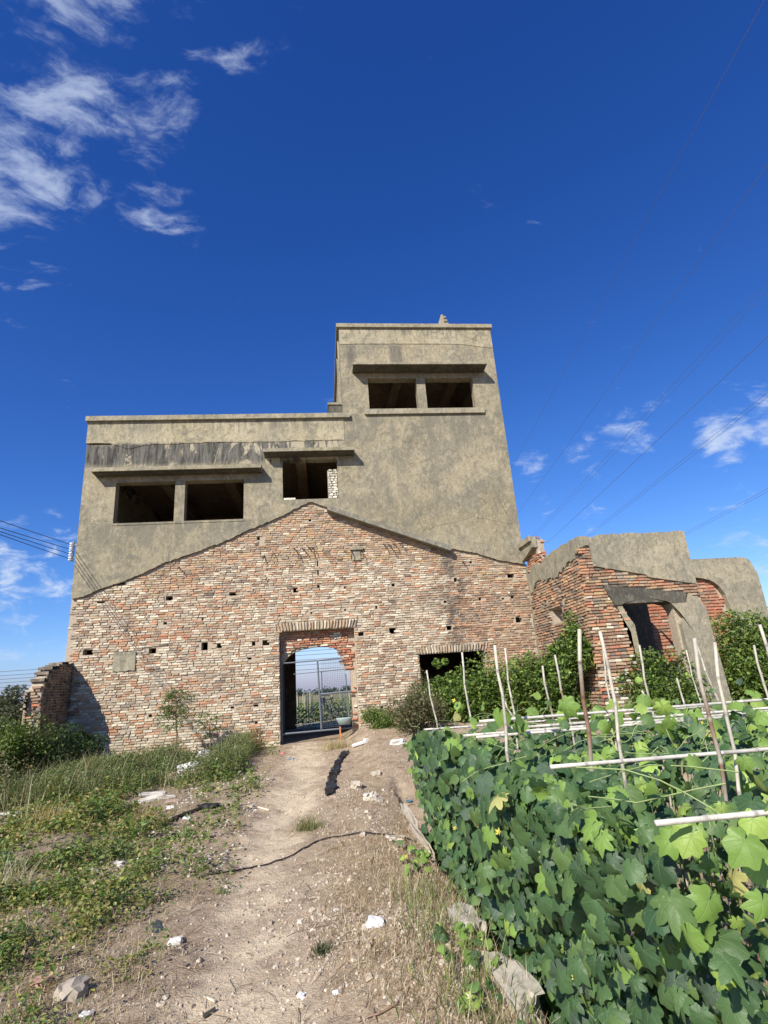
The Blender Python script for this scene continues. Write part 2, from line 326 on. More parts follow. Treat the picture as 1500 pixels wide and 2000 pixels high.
weed = sm(-.9, -1.9, X+.9*(fbm(X*1.1, Y*1.1, 41)-.5))*(Y < .2)
strw = sm(-.15, .25, X+.5*(fbm(X*2, Y*2, 43)-.5))*sm(-3.2, -6.5, Y)*(Y < 0)
S = Soup(); cm = np.stack([np.clip(pathm, 0, 1), weed, strw], -1).reshape(-1, 3)
S.add(np.stack([X, Y, Z], -1).reshape(-1, 3), quads, cm)
m, q, out = mat('dry_earth'); P = pos(q); cs = q.n('ShaderNodeSeparateColor'); q.put(cs.inputs[0], colattr(q))
a = q.noise(P, 2.2, 6, .65, .4); b = q.noise(P, 14, 6, .7); c = q.noise(P, 70, 4, .7); e = q.noise(P, .07, 3, .5)
soil = q.mix(q.ramp(a, .35, .65), (.46, .36, .25), (.34, .255, .17)); soil = q.mix(q.m('MULTIPLY', q.ramp(b, .5, .75), .6), soil, (.21, .155, .10))
sand = q.mix(q.ramp(b, .4, .7), (.66, .54, .375), (.54, .43, .29)); col = q.mix(q.m('MULTIPLY', q.ramp(cs.outputs[0], .25, .8), .9), soil, sand)
b2 = q.noise(P, 5.5, 8, .72, .8); col = q.mix(q.m('MULTIPLY', q.m('MULTIPLY', q.ramp(b2, .50, .64), q.m('SUBTRACT', 1., cs.outputs[0])), .75), col, (.18, .125, .085)); col = q.mix(q.m('MULTIPLY', q.ramp(b2, .55, .68), .35), col, (.27, .20, .14))
col = q.mix(q.m('MULTIPLY', cs.outputs[1], .45), col, (.17, .14, .08)); col = q.mix(q.m('MULTIPLY', cs.outputs[2], .35), col, (.36, .27, .17))
col = q.mix(q.m('MULTIPLY', q.ramp(c, .53, .68), .62), col, (.13, .095, .065)); col = q.mix(q.m('MULTIPLY', q.ramp(c, .44, .32), .6), col, (.68, .60, .47))
sy = q.n('ShaderNodeSeparateXYZ'); q.put(sy.inputs[0], P); farm = q.ramp(sy.outputs[1], 7, 22)
fc = q.mix(q.ramp(q.noise(q.scale(P, .03, .25, 1), 1., 4, .6), .42, .58), (.10, .125, .045), (.34, .27, .16))
col = q.mix(farm, col, fc)
bsdf(q, out, col, .97, q.m('ADD', q.m('MULTIPLY', b, 1.), q.m('MULTIPLY', c, .5)), .8, .03, .1)
S.build('ground', m, None, True, kind='structure')
# ---------------------------------------------------------------- walls in strips
def diff(a, b):
    out = []
    for lo, hi in a:
        segs = [(lo, hi)]
        for l2, h2 in b:
            nn = []
            for s0, s1 in segs:
                if h2 <= s0 or l2 >= s1: nn.append((s0, s1)); continue
                if l2 > s0: nn.append((s0, l2))
                if h2 < s1: nn.append((h2, s1))
            segs = nn
        out += segs
    return [x for x in out if x[1]-x[0] > 1e-4]
class Frame:
    def __init__(s, O, U, Nn): s.O = np.array(O, float); s.U = np.array(U, float); s.N = np.array(Nn, float)
    def p(s, u, w, d): return s.O+u*s.U+np.array([0, 0, w])-d*s.N
FF = Frame((0, 0, 0), (1, 0, 0), (0, -1, 0))
def wall(S, fr, u0, u1, lo, hi, holes, d0, d1, step=.3, extra=(), c=(1, 1, 1)):
    br = {round(u0, 4), round(u1, 4)}
    for h in holes:
        for e in (h[0], h[1]):
            if u0 < e < u1: br.add(round(e, 4))
        if callable(h[2]) or callable(h[3]):
            for t in np.linspace(h[0], h[1], 12): 
                if u0 < t < u1: br.add(round(float(t), 4))
    for e in extra: br.add(round(e, 4))
    if step: 
        for t in np.arange(u0+step, u1-step*.3, step): br.add(round(float(t), 4))
    br = sorted(br); lof = lo if callable(lo) else (lambda u: lo); hif = hi if callable(hi) else (lambda u: hi)
    def spans(u, um):
        base = [(lof(u), hif(u))]; hs = []
        for h in holes:
            if h[0] < um < h[1]:
                a = h[2](u) if callable(h[2]) else h[2]; b = h[3](u) if callable(h[3]) else h[3]; hs.append((a, b))
        return diff(base, hs)
    prev = []
    def side(u, segs, flip):
        for a, b in segs:
            v = [fr.p(u, a, d0), fr.p(u, b, d0), fr.p(u, b, d1), fr.p(u, a, d1)]
            S.add(v, [(0, 1, 2, 3) if flip else (3, 2, 1, 0)], c)
    for i in range(len(br)-1):
        a, b = br[i], br[i+1]; um = (a+b)/2; e = 1e-5
        sa, sb = spans(a+e, um), spans(b-e, um)
        if len(sa) != len(sb): sa = sb = spans(um, um)
        side(a, diff(sa, prev), True)
        if prev: side(a, diff(prev, sa), False)
        for (l0, h0), (l1, h1) in zip(sa, sb):
            F = [fr.p(a, l0, d0), fr.p(b, l1, d0), fr.p(b, h1, d0), fr.p(a, h0, d0)]; B = [fr.p(a, l0, d1), fr.p(b, l1, d1), fr.p(b, h1, d1), fr.p(a, h0, d1)]
            S.add(F+B, [(0, 1, 2, 3), (7, 6, 5, 4), (3, 2, 6, 7), (1, 0, 4, 5)], c)
        prev = sb
    side(br[-1], prev, False)
# gable outline of the brick scar, from the photograph
GP = [(140, 1174), (160, 1166), (200, 1148), (240, 1136), (280, 1118), (320, 1100), (360, 1086), (400, 1072), (440, 1056), (480, 1037), (520, 1021), (552, 1006), (576, 994), (606, 979), (645, 993), (720, 1018), (800, 1045), (879, 1071), (930, 1080), (975, 1094), (1019, 1101)]
GQ = np.array([onY(*p)[[0, 2]] for p in GP]); GQ[0, 0] = -6.3
def gable(u, j=.05): return float(np.interp(u, GQ[:, 0], GQ[:, 1]))+(j*(float(vn(u*13., 0., 3))-.5)+.035*(float(vn(u*31., 0., 5))-.5))*(.55 if u < .2 else .35)
XL, XT, XR = -6.04, .77, 5.43
def hr(p0, p1, Y=0.):   # rectangle from two pixels
    a, b = onY(*p0, Y), onY(*p1, Y); return (min(a[0], b[0]), max(a[0], b[0]), min(a[2], b[2]), max(a[2], b[2]))
W1 = (-5.22, -3.73, 5.90, 7.02); W2 = (-3.48, -1.97, 5.91, 7.02); W3 = (-.95, .53, 6.40, 7.55)
W4 = (1.53, 2.96, 9.04, 10.06); W5 = (3.22, 4.66, 9.05, 10.06)
DOOR = (-1.09, .77, -1., 2.97); WR = (2.36, 4.05, 1.3, 2.2)
wins = [W1, W2, W3, W4, W5]
# putlog holes: pixel centre, half width, half height (metres)
PH = [(330, 1168, .10, .07), (455, 1160, .11, .05), (577, 1152, .07, .08), (622, 1145, .035, .05), (675, 1147, .05, .04), (621, 1119, .025, .09), (545, 1201, .04, .04), (608, 1197, .03, .03), (674, 1191, .03, .03),
      (395, 1210, .03, .05), (322, 1217, .05, .04), (297, 1271, .10, .08), (399, 1262, .09, .12), (428, 1261, .07, .07), (495, 1257, .05, .06), (519, 1255, .10, .08), (487, 1286, .06, .03), (171, 1274, .14, .08),
      (500, 1378, .06, .03), (453, 1382, .05, .03), (293, 1398, .05, .04), (236, 1405, .03, .03), (500, 1412, .04, .03), (235, 1139, .12, .05), (196, 1176, .10, .03), (504, 1051, .05, .06), (605, 1014, .04, .07),
      (768, 1142, .05, .05), (735, 1186, .03, .05), (803, 1181, .03, .05), (890, 1132, .05, .07), (870, 1175, .05, .04), (938, 1170, .04, .05), (983, 1169, .04, .03), (1001, 1166, .05, .04),
      (767, 1232, .10, .09), (705, 1238, .08, .06), (878, 1226, .08, .07), (1014, 1210, .10, .09), (998, 1124, .11, .07), (920, 1098, .04, .06), (744, 1351, .06, .03), (746, 1382, .04, .03), (340, 1070, .08, .03), (620, 1100, .02, .1)]
holes_put = []
for x, y, hw, hh in PH:
    p = onY(x, y, .05); hw *= .85; hh *= .8; holes_put.append((p[0]-hw, p[0]+hw, p[2]-hh, p[2]+hh))
B = thing('ruined_building', 'abandoned concrete tower building with a gabled brick facade and empty windows', 'building')
# concrete skin
S = Soup()
wall(S, FF, XL, XT, lambda u: gable(u), 8.10, wins[:3], 0, .26, .04)
wall(S, FF, XT, XR, lambda u: gable(u), 11.22, wins[3:], 0, .26, .04)
S.build('concrete_wall', M_conc, B)
S = Soup()
wall(S, FF, XL-.02, XT, lambda u: 8.10+.06*sm(-5.3, -5.5, u)-.12*math.exp(-((u+4.95)/.26)**2)+.025*(float(vn(u*9, 1, 8))-.5)+.03*(float(vn(u*2, 1, 8))-.5), 8.77, [], -.014, .22, .06)
S.build('parapet', M_concp, B)
S = Soup(); wall(S, FF, XT, XR, lambda u: 11.225+.02*(float(vn(u*3, 1, 8))-.5)-.12*sm(4.4, 5.4, u), 11.77, [], -.012, .22, .15); S.build('parapet', M_concp, B)
# brick backing wall
S = Soup(); wall(S, FF, -6.06, 5.5, -.6, lambda u: gable(u)+.0, [DOOR, WR]+holes_put, .075, .34, .3); S.build('brick_backing', M_mortar, B)
# side, back, partition walls and slabs (inside)
S = Soup()
LF = Frame((XL, 0, 0), (0, 1, 0), (-1, 0, 0))
wall(S, LF, .345, 6.2, -.6, 8.7, [(1.35, 2.5, 5.4, 6.55)], 0, .25, 0)
S.build('side_wall', M_conc, B)
S = Soup(); RF = Frame((XR, 0, 0), (0, 1, 0), (1, 0, 0)); wall(S, RF, .27, 6.2, -.6, 11.7, [], 0, .25, 0); S.build('side_wall', M_conc, B)
S = Soup(); TF = Frame((XT+.002, 0, 0), (0, 1, 0), (-1, 0, 0)); wall(S, TF, .27, 6.2, 7.8, 11.7, [(2.4, 3.6, 8.9, 10.3)], 0, .22, 0); S.build('side_wall', M_conc, B)
S = Soup(); BF = Frame((0, 6.2, 0), (1, 0, 0), (0, -1, 0)); wall(S, BF, XL+.25, XR-.25, -.6, 8.7, [(-1.02, .95, -1., 3.3)], 0, .25, 0); wall(S, BF, XT+.25, XR-.25, 8.7, 11.7, [], 0, .25, 0); S.build('back_wall', M_int, B)
def boxes(name, lst, m_, parent=B, **t):
    S = Soup()
    for a, b in lst: S.box(a, b)
    return S.build(name, m_, parent, **t)
boxes('floor_slab', [((XL+.25, .345, 4.9), (XR-.25, 6.19, 5.1))], M_int)
boxes('roof_slab', [((XL+.25, .27, 7.95), (XT, 6.19, 8.09))], M_int)
boxes('floor_slab', [((XT+.225, .27, 8.1), (XR-.25, 6.19, 8.3))], M_int)
boxes('roof_slab', [((XT+.225, .27, 11.0), (XR-.25, 6.19, 11.15))], M_int)
boxes('floor_slab', [((XL+.25, .345, 3.35), (-1.4, 6.19, 3.5)), ((1.2, .345, 3.35), (XR-.25, 6.19, 3.5))], M_int)
for x in (-4.6, -2.75, -.6): boxes('ceiling_beam', [((x, .27, 7.55), (x+.28, 6.19, 7.948))], M_int)
for x in (2.45, 4.3): boxes('ceiling_beam', [((x, .27, 10.62), (x+.28, 6.19, 10.998))], M_int)
boxes('passage_wall', [((-1.5, .35, 0), (-1.38, 6.19, 3.34)), ((1.2, .35, 0), (1.32, 6.19, 3.34))], M_int)
# copings, canopies, sills
boxes('coping', [((XL-.06, -.10, 8.775), (.95, .30, 8.91))], M_conc2)
boxes('coping', [((.69, -.08, 11.775), (5.475, .34, 11.90)), ((.69, .341, 11.775), (1.05, 6.3, 11.90))], M_conc2)
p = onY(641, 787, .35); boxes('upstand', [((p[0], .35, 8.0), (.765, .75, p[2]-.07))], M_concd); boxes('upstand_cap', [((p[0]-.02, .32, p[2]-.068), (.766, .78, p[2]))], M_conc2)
def canopy(pa, pb, z1, th, p):
    a, b = onY(*pa, -p), onY(*pb, -p); S = Soup(); n = 26; xs = np.linspace(a[0], b[0], n); 
    for i in range(n-1):
        j0, j1 = [.012*(vn(xs[k]*5, z1, 2)-.5) for k in (i, i+1)]
        v = [(xs[i], -p+j0, z1-th), (xs[i+1], -p+j1, z1-th), (xs[i+1], 0, z1-th-.02), (xs[i], 0, z1-th-.02), (xs[i], -p+j0, z1), (xs[i+1], -p+j1, z1), (xs[i+1], 0, z1+.03), (xs[i], 0, z1+.03)]
        f = [(0, 3, 2, 1), (4, 5, 6, 7), (0, 1, 5, 4)]
        if i == 0: f.append((3, 0, 4, 7))
        if i == n-2: f.append((1, 2, 6, 5))
        S.add(v, f)
    c_ = S.build('canopy', M_conc2, B); S = Soup(); S.box((a[0]+.02, -p+.05, z1-th-.032), (b[0]-.02, -.004, z1-th-.024)); S.build('soffit_shade', M_concd, c_); return c_  # thin dark sheet paints the shade under the canopy, stain included
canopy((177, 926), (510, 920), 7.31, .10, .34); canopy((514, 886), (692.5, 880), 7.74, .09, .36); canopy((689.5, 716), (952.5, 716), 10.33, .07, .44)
boxes('window_sill', [((1.38, -.07, 8.875), (4.88, .10, 9.035))], M_conc2)
boxes('window_sill', [((-5.24, -.012, 5.85), (-1.95, .1, 5.905))], M_conc)
# flashing along the right gable slope
S = Soup(); a, b = onY(640, 991, -.20), onY(882, 1071, -.20)
dv = (b-a)/np.linalg.norm(b-a); nv = np.array([-dv[2], 0, dv[0]])
for k0, k1 in ((0, .30), (.302, .62), (.622, 1.)):
    p0, p1 = a+(b-a)*k0, a+(b-a)*k1; v = []
    for yy in (-.20, .07):
        for p_, s_ in ((p0, -.06), (p1, -.06), (p1, .06), (p0, .06)): v.append((p_[0]+nv[0]*s_, yy, p_[2]+nv[2]*s_))
    S.add(v, [(0, 1, 2, 3), (7, 6, 5, 4), (3, 2, 6, 7), (1, 0, 4, 5), (0, 3, 7, 4), (2, 1, 5, 6)])
S.build('roof_flashing', M_concg, B)
# stepped stub on the tower roof
S = Soup(); p = onY(866, 630, .0); S.add([(p[0]-.17, -.05, 11.9), (p[0]+.02, -.05, 11.9), (p[0]+.0, -.05, 12.26), (p[0]-.06, -.05, 12.26), (p[0]-.17, .3, 11.9), (p[0]+.02, .3, 11.9), (p[0]+.0, .3, 12.26), (p[0]-.06, .3, 12.26)],
      [(0, 1, 2, 3), (7, 6, 5, 4), (3, 2, 6, 7), (0, 3, 7, 4), (2, 1, 5, 6)])
for i in range(3): S.box((p[0]+.021-.02*i, -.03, 11.91+.12*i), (p[0]+.15-.03*i, .25, 11.98+.12*i))
S.build('roof_stub', M_conc2, B)
S = Soup(); tube(S, [(XR, .5, 9.9), (XR+.09, .5, 9.9), (XR+.1, .5, 9.78)], [.05, .05, .04]); S.build('drain_spout', M_black, B)
for yy in (.55, 1.5): boxes('pipe', [((XT-.045, yy, 8.8), (XT, yy+.09, 11.77))], M_conc2)
# ---------------------------------------------------------------- bricks
PAL = dict(cream=(.72, .655, .50), pale=(.54, .455, .325), orange=(.56, .29, .155), tan=(.46, .335, .215), grey=(.33, .28, .215), dark=(.14, .115, .09), brown=(.32, .19, .12), red=(.50, .19, .105), white=(.74, .70, .58), yell=(.50, .36, .19))
NM = list(PAL); PC = np.array([PAL[k] for k in NM])
MEANC = np.array((.60, .40, .26))
def pick(w, r):
    k = list(w); p = np.array([w[a] for a in k]); p = np.maximum(p, 0); return PC[[NM.index(k[i]) for i in [r.choice(len(k), p=p/p.sum())]]][0]
def zone_front(x, z, r):
    n = float(fbm(x*.8+3, z*1.6, 5)); n2 = float(fbm(x*1.5, z*3., 77))
    w = dict(cream=.42+.5*max(0, .5-n2), pale=.22, orange=.13+1.3*max(0, n2-.50), tan=.20, grey=.10+1.6*max(0, n-.52), brown=.04, dark=.02)
    top = float(gable(x))-z
    if top < .75 and x > -4.5: w.update(cream=.08, pale=.1, yell=.25, tan=.32, brown=.2, orange=.2)
    if -1.9 < x < 2.4 and 4.65 < z < 5.9 and abs(x-.2) < 1.7: w.update(cream=.12, yell=.35, tan=.35, orange=.15)
    if z < 3.0 and x < -1.2 and z > 1.1: w['cream'] += .15; w['orange'] += .12
    if z < 1.3: w['cream'] += .3
    k = sm(2.9, 3.7, x+.5*(n-.5))*sm(4.3, 3.5, z+.6*(n2-.5))
    if k > 0: w = {a: w.get(a, 0)*(1-k*.93) for a in w}; w['brown'] = w.get('brown', 0)+.5*k; w['tan'] += .3*k; w['orange'] += .30*k; w['dark'] += .1*k; w['grey'] += .06*k
    if x < -5.65: w.update(dark=.5, grey=.5)
    if x > 4.9: w['dark'] += .15; w['brown'] += .3
    return pick(w, r)
def zone_side(x, z, r): return pick(dict(orange=.27, brown=.30, tan=.20, dark=.15+.25*float(sm(.5, .62, fbm(x*1.7, z*1.7, 8))), grey=.08, yell=.08), r)
def zone_arch(x, z, r): return pick(dict(red=.5, orange=.35, brown=.12, cream=.06), r)
def zone_red(x, z, r): return pick(dict(red=.75, orange=.12, brown=.15, pale=.04), r)
# a brick: front corners inset and jittered, sides run back into the mortar
BF_ = np.array([(4, 5, 6, 7), (0, 1, 5, 4), (1, 2, 6, 5), (2, 3, 7, 6), (3, 0, 4, 7)])
def brick_v(L, H, D, r, rough=1.):
    j = lambda s: r.uniform(-s, s)*rough
    b = [(-L/2, -H/2), (L/2, -H/2), (L/2, H/2), (-L/2, H/2)]; ins = .10*H
    v = [(x, D, y) for x, y in b]
    tilt = j(.008)
    for x, y in b: v.append((x-np.sign(x)*ins*1.6+j(.014), -tilt*(1 if x > 0 else -1)+j(.006), y-np.sign(y)*ins+j(.006)))
    return np.array(v)
def lay(fr, u0, u1, w0, w1, ok, zone, ch=.058, L=(.13, .225), front=.012, back=.09, prot=.016, seed=1, miss=.012, wob=.02, gap=.013, trims=(), blend=0.):
    r = np.random.default_rng(seed); out = []; w = w0; k = 0
    while w < w1:
        h = ch*r.uniform(.9, 1.1); u = u0+r.uniform(-.1, .0)
        while u < u1:
            l = r.uniform(*L)*(.55 if r.random() < .18 else 1.); uc = u+l/2; wc = w+h/2+wob*(float(vn(uc*1.3, w*.4, 6))-.5)
            ll = l
            for h_ in trims:
                if h_[2] < wc < h_[3]:
                    lo_, hi_ = uc-ll/2, uc+ll/2
                    if lo_ < h_[0] < hi_: hi_ = h_[0]
                    elif lo_ < h_[1] < hi_: lo_ = h_[1]
                    uc, ll = (lo_+hi_)/2, hi_-lo_
            if ll < .04: u += l; continue
            if ok(uc, wc, ll/2, h/2) and r.random() > miss:
                out.append((uc, wc, ll-gap, h-gap*.9, front-r.uniform(-.4, 1.)*prot, r.uniform(.72, 1.12)*((1-blend)*np.array(zone(uc, wc, r))+blend*MEANC), r.normal(0, .02)))
            u += l
        w += h; k += 1
    return [(fr, back)+b for b in out]
def place_bricks(lst, parent, nind, seed=3, name='brick', M_brick=M_brick):
    """the nind largest in the picture become objects, the rest one mesh"""
    r = np.random.default_rng(seed); P = []
    for (fr, back, uc, wc, l, h, d, c, t) in lst:
        p = fr.p(uc, wc, d); x, y, dp = proj(p); vis = (-20 < x < 1520) and (-20 < y < 1500); nrm = abs((CAM-p)@fr.N)/np.linalg.norm(CAM-p)
        P.append(l*h*nrm/dp**2 if vis else 0)
    order = np.argsort(-np.array(P)); ind = set(order[:nind].tolist()) if nind else set()
    S = Soup(); var = {}
    pool = [brick_v(1., 1., 1., r) for _ in range(8)]
    unit = []
    for v in range(8):
        b = np.array([(-.5, 1, -.5), (.5, 1, -.5), (.5, 1, .5), (-.5, 1, .5)]+[(x*.94+r.uniform(-.03, .03), r.uniform(-.04, .04), z*.80+r.uniform(-.07, .07)) for x, z in ((-.5, -.5), (.5, -.5), (.5, .5), (-.5, .5))]); unit.append(b)
    for i, (fr, back, uc, wc, l, h, d, c, t) in enumerate(lst):
        if i in ind:
            ci = int(np.argmin(((PC-c)**2).sum(1))); key = (ci, i % 6)
            if key not in var:
                T = Soup(); T.add(unit[i % 6], BF_, PC[ci]*r.uniform(.82, 1.08)); var[key] = T.mesh(name, M_brick)
            o = bpy.data.objects.new(name, var[key]); C.objects.link(o); o.parent = parent
            p = fr.p(uc, wc, d); Un = fr.U; Nn = -fr.N; ct, s_ = math.cos(t), math.sin(t); zx = np.array([0, 0, 1.])
            ax = (ct*Un+s_*zx)*l; az = (ct*zx-s_*Un)*h; ay = Nn*(back-d)
            o.matrix_world = Matrix(((ax[0], ay[0], az[0], p[0]), (ax[1], ay[1], az[1], p[1]), (ax[2], ay[2], az[2], p[2]), (0, 0, 0, 1)))
        else:
            v = brick_v(l, h, back-d, r); ct, s_ = math.cos(t), math.sin(t); x, z = v[:, 0]*ct-v[:, 2]*s_, v[:, 0]*s_+v[:, 2]*ct
            v = fr.p(uc, wc, d)+x[:, None]*fr.U+v[:, 1:2]*(-fr.N)+z[:, None]*np.array([0, 0, 1.]); S.add(v, BF_, c)
    if S.n: S.build('brickwork', M_brick, parent, kind='stuff')
def inh(u, w, hs, mu=0., mw=0.): return any(h[0]-mu < u < h[1]+mu and h[2]-mw < w < h[3]+mw for h in hs)
PATCH = hr((221, 1273), (262, 1310))
big = [DOOR, WR]
def ok_front(u, w, hl, hh):
    if w+hh > gable(u)-.015-.05*abs(float(vn(u*9, 2, 8))-.3): return False
    if u-hl < -6.12+.10*float(vn(0., w*7., 4))+.05*math.sin(w*5) or u+hl > 5.5: return False
    if w < -.5: return False
    if DOOR[0] < u < DOOR[1] and w < DOOR[3]+.24: return False
    if WR[0] < u < WR[1] and WR[2] < w < WR[3]+.2: return False
    if inh(u, w, holes_put, .035, .02): return False
    if PATCH[0] < u < PATCH[1] and PATCH[2] < w < PATCH[3]: return False
    return True
fb = lay(FF, -6.2, 5.5, .0, 6.5, ok_front, zone_front, front=.058, back=.085, prot=.015, seed=11, gap=.0105, wob=.022, miss=.008, blend=.16, trims=[DOOR, WR])
place_bricks(fb, B, 300)
S = Soup(); wall(S, FF, PATCH[0], PATCH[1], lambda u: PATCH[2]+.05*float(vn(u*12, 0, 3)), lambda u: PATCH[3]-.03*float(vn(u*12, 5, 3)), [], .03, .08, .04); S.build('plaster_patch', M_conc2, B)
# flat arches of upright bricks
def soldier(x0, x1, z0, hgt, n, seed):
    r = np.random.default_rng(seed)
    for i in range(n):
        t = (i+.5)/n; x = x0+(x1-x0)*t; fan = (t-.5)*.55
        c = PC[NM.index(r.choice(['cream', 'pale', 'tan', 'grey', 'tan']))]*r.uniform(.75, 1.1)
        S = Soup(); v = brick_v((x1-x0)/n-.014, hgt*r.uniform(.92, 1.05), .05, r); z = v[:, 2]; v[:, 0] += fan*(z+hgt/2)
        S.add(v+np.array([x, .036-r.uniform(0, .012), z0+hgt/2]), BF_, c); S.build('lintel_brick', M_brick, B)
soldier(-1.18, .84, 2.975, .21, 27, 5); soldier(2.28, 4.12, 2.21, .19, 26, 6)
# inner arched brick infill in the doorway
def archtop(u):
    return float(np.interp(u, [-1.09, -1.05, -.92, -.78, -.55, -.2, .2, .34, .41, .47, .49], [2.14, 2.2, 2.34, 2.46, 2.53, 2.57, 2.55, 2.45, 2.36, 2.18, 2.05]))
IH = [(-1.12, .485, -1., archtop)]
LOW = (.48, .63, .3, 1.95)
S = Soup(); wall(S, Frame((0, .34, 0), (1, 0, 0), (0, -1, 0)), -1.12, .80, -.3, 3.1, IH+[LOW], .0, .22, .1); S.build('arch_backing', M_mortar, B)
def ok_arch(u, w, hl, hh):
    if u+hl > .79 or u-hl < -1.11 or w > 2.97: return False
    if u-hl*.6 < .485 and w-hh < archtop(u)+.02 and w-hh < archtop(min(u+hl, .485)): return False
    if u-hl < LOW[1]-.04 and LOW[2] < w < LOW[3]: return False
    return True
ab = lay(Frame((0, .34, 0), (1, 0, 0), (0, -1, 0)), -1.1, .8, .3, 3.0, ok_arch, zone_arch, front=-.035, back=.01, prot=.03, seed=21, miss=.02)
place_bricks(ab, B, 0, M_brick=M_brick2)
# door jamb brick returns are part of the backing; white blockwork in the middle upper window
wb = lay(Frame((0, .06, 0), (1, 0, 0), (0, -1, 0)), .16, .60, 6.42, 7.26, lambda u, w, a, b: u-a > .245 and u+a < .537, lambda x, z, r: PAL['white']*np.array(1.) if False else np.array(PAL['white']), ch=.072, L=(.10, .15), front=-.005, back=.1, prot=.012, seed=5, miss=0., gap=.010, trims=[(-5, .25, 0, 9), (.532, 9, 0, 9)])
place_bricks(wb, B, 0)
boxes('blockwork_backing', [((.255, .085, 6.41), (.528, .2, 7.25))], M_conc2)
S = Soup(); S.box((-.93, .03, 6.402), (-.62, .14, 6.46), PAL['white']); S.build('loose_brick', M_brick, B)
# rusted reinforcing stubs and the broken cast cap
S = Soup()
for x, y, dx, dy in ((573, 1070, 12, 20), (589, 1070, 10, 14), (601, 1068, 8, 12), (608, 1069, 8, 11), (748, 1062, 6, 12), (757, 1063, 12, 14), (768, 1062, 7, 9), (779, 1061, 10, 8), (516, 1085, -6, 20), (536, 1080, -8, 14), (686, 1072, 0, 26), (706, 1076, 4, 20), (903, 1098, 6, 9), (348, 1108, 5, 8)):
    a = onY(x, y, .06); b = onY(x+dx*.9, y+dy*.9, -.10); mid = (a+b)/2+np.array([.02, -.06, .03]); tube(S, [a, mid, b], [.013, .012, .008], (.06, .035, .025), 5)
S.build('rebar', M_twig, B, kind='stuff')
S = Soup(); p = onY(696, 1072, .02); S.box((p[0]-.17, -.03, p[2]-.03), (p[0]+.17, .08, p[2]+.05)); S.box((p[0]-.12, .02, p[2]-.30), (p[0]+.10, .075, p[2]-.035)); S.build('beam_pocket', M_conc2, B)
# ---------------------------------------------------------------- left broken wall stub
K = thing('broken_wall', 'broken stub of brick wall jutting from the left end of the facade', 'wall', (0, 0, 0))
stop = lambda u: float(np.interp(u, [0.0, .35, .75, 1.1, 1.3], [2.52, 2.47, 2.40, 2.24, 1.9]))+.08*(float(vn(u*7, 0, 2))-.5)
KF = Frame((-6.16, 0, 0), (0, -1, 0), (-1, 0, 0)); KR = Frame((-5.86, 0, 0), (0, -1, 0), (1, 0, 0)); KE = Frame((-6.16, -1.3, 0), (1, 0, 0), (0, -1, 0))
S = Soup(); wall(S, KF, -.03, 1.28, -.6, lambda u: stop(u)-.05, [], .02, .28, .08); S.build('wall_core', M_mortar, K)
kb = lay(KR, -.02, 1.3, -.2, 2.6, lambda u, w, a, b: w+b < stop(u) and u+a < 1.34, lambda x, z, r: pick(dict(dark=.6, brown=.3, grey=.1), r)*.7, front=-.005, back=.04, seed=31)  # right face: its shade put into darker brick colours
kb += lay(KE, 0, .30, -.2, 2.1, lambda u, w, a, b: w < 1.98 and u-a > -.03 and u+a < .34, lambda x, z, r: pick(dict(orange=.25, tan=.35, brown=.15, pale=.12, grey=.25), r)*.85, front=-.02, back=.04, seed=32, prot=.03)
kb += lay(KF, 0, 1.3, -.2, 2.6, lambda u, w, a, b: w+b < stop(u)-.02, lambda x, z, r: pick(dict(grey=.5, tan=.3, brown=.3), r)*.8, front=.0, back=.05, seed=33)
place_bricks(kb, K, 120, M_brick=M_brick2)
S = Soup(); wall(S, KF, .3, 1.3, -.4, lambda u: stop(u)-.25, [], -.03, .0, .1); S.build('render_coat', M_conc2, K)
S = Soup()
for i in range(9):
    u = -.05+i*.15; v = brick_v(.17, .07, .3, rng); v2 = v[:, [1, 0, 2]]; v2[:, 0] -= .02; S.add(v2+np.array([-6.15, -u, stop(u)-.01]), BF_[:, ::-1], PC[NM.index('grey')]*.42)
S.build('brickwork', M_brick, K, kind='stuff')
# ---------------------------------------------------------------- annex ruin (right)
A = thing('annex_ruin', 'roofless brick and concrete annex with a doorway, right of the tall facade', 'ruin')
AX, AY, AZ = 5.45, -3.2, 4.27
ASF = Frame((AX, 0, 0), (0, -1, 0), (-1, 0, 0)); AFF = Frame((0, AY, 0), (1, 0, 0), (0, -1, 0))
shol = []
for p0, p1 in (((1074, 1192), (1098, 1217)), ((1083, 1252), (1110, 1268))):
    a, b = onX(*p0, AX), onX(*p1, AX); shol.append((-a[1], -b[1], min(a[2], b[2])+.05, max(a[2], b[2])))
for px_, py_ in ((1091, 1152), (1066, 1174), (1143, 1163), (1098, 1173), (1040, 1194)):
    a = onX(px_, py_, AX); shol.append((-a[1]-.05, -a[1]+.05, a[2]-.04, a[2]+.04))
atop = lambda u: 4.25+.045*(float(vn(u*17, 0, 13))-.5)+.05*(float(vn(u*5, 0, 12))-.5)-.25*sm(.55, 0., u)-.10*math.exp(-((u-1.)/.2)**2)
bandb = lambda u: 3.76+.09*(float(vn(u*15, 0, 16))-.5)+.12*math.sin(u*2.3+1)+.10*(float(vn(u*5, 3, 14))-.5)-.30*sm(.9, .2, u)
S = Soup(); wall(S, ASF, -.0, 3.13, -.8, lambda u: atop(u)-.03, shol, .05, .32, .12); S.build('wall_core', M_mortar, A)
S = Soup(); wall(S, ASF, .0, 3.14, bandb, atop, [], -.015, .049, .035); S.build('render_band', M_conc2, A)
sb = lay(ASF, .0, 3.22, .2, 4.2, lambda u, w, a, b: w+b < bandb(u)+.02 and u+a < 3.25 and not inh(u, w, shol, .05, .03), zone_side, front=.012, back=.055, prot=.022, seed=41, ch=.064, blend=.14)
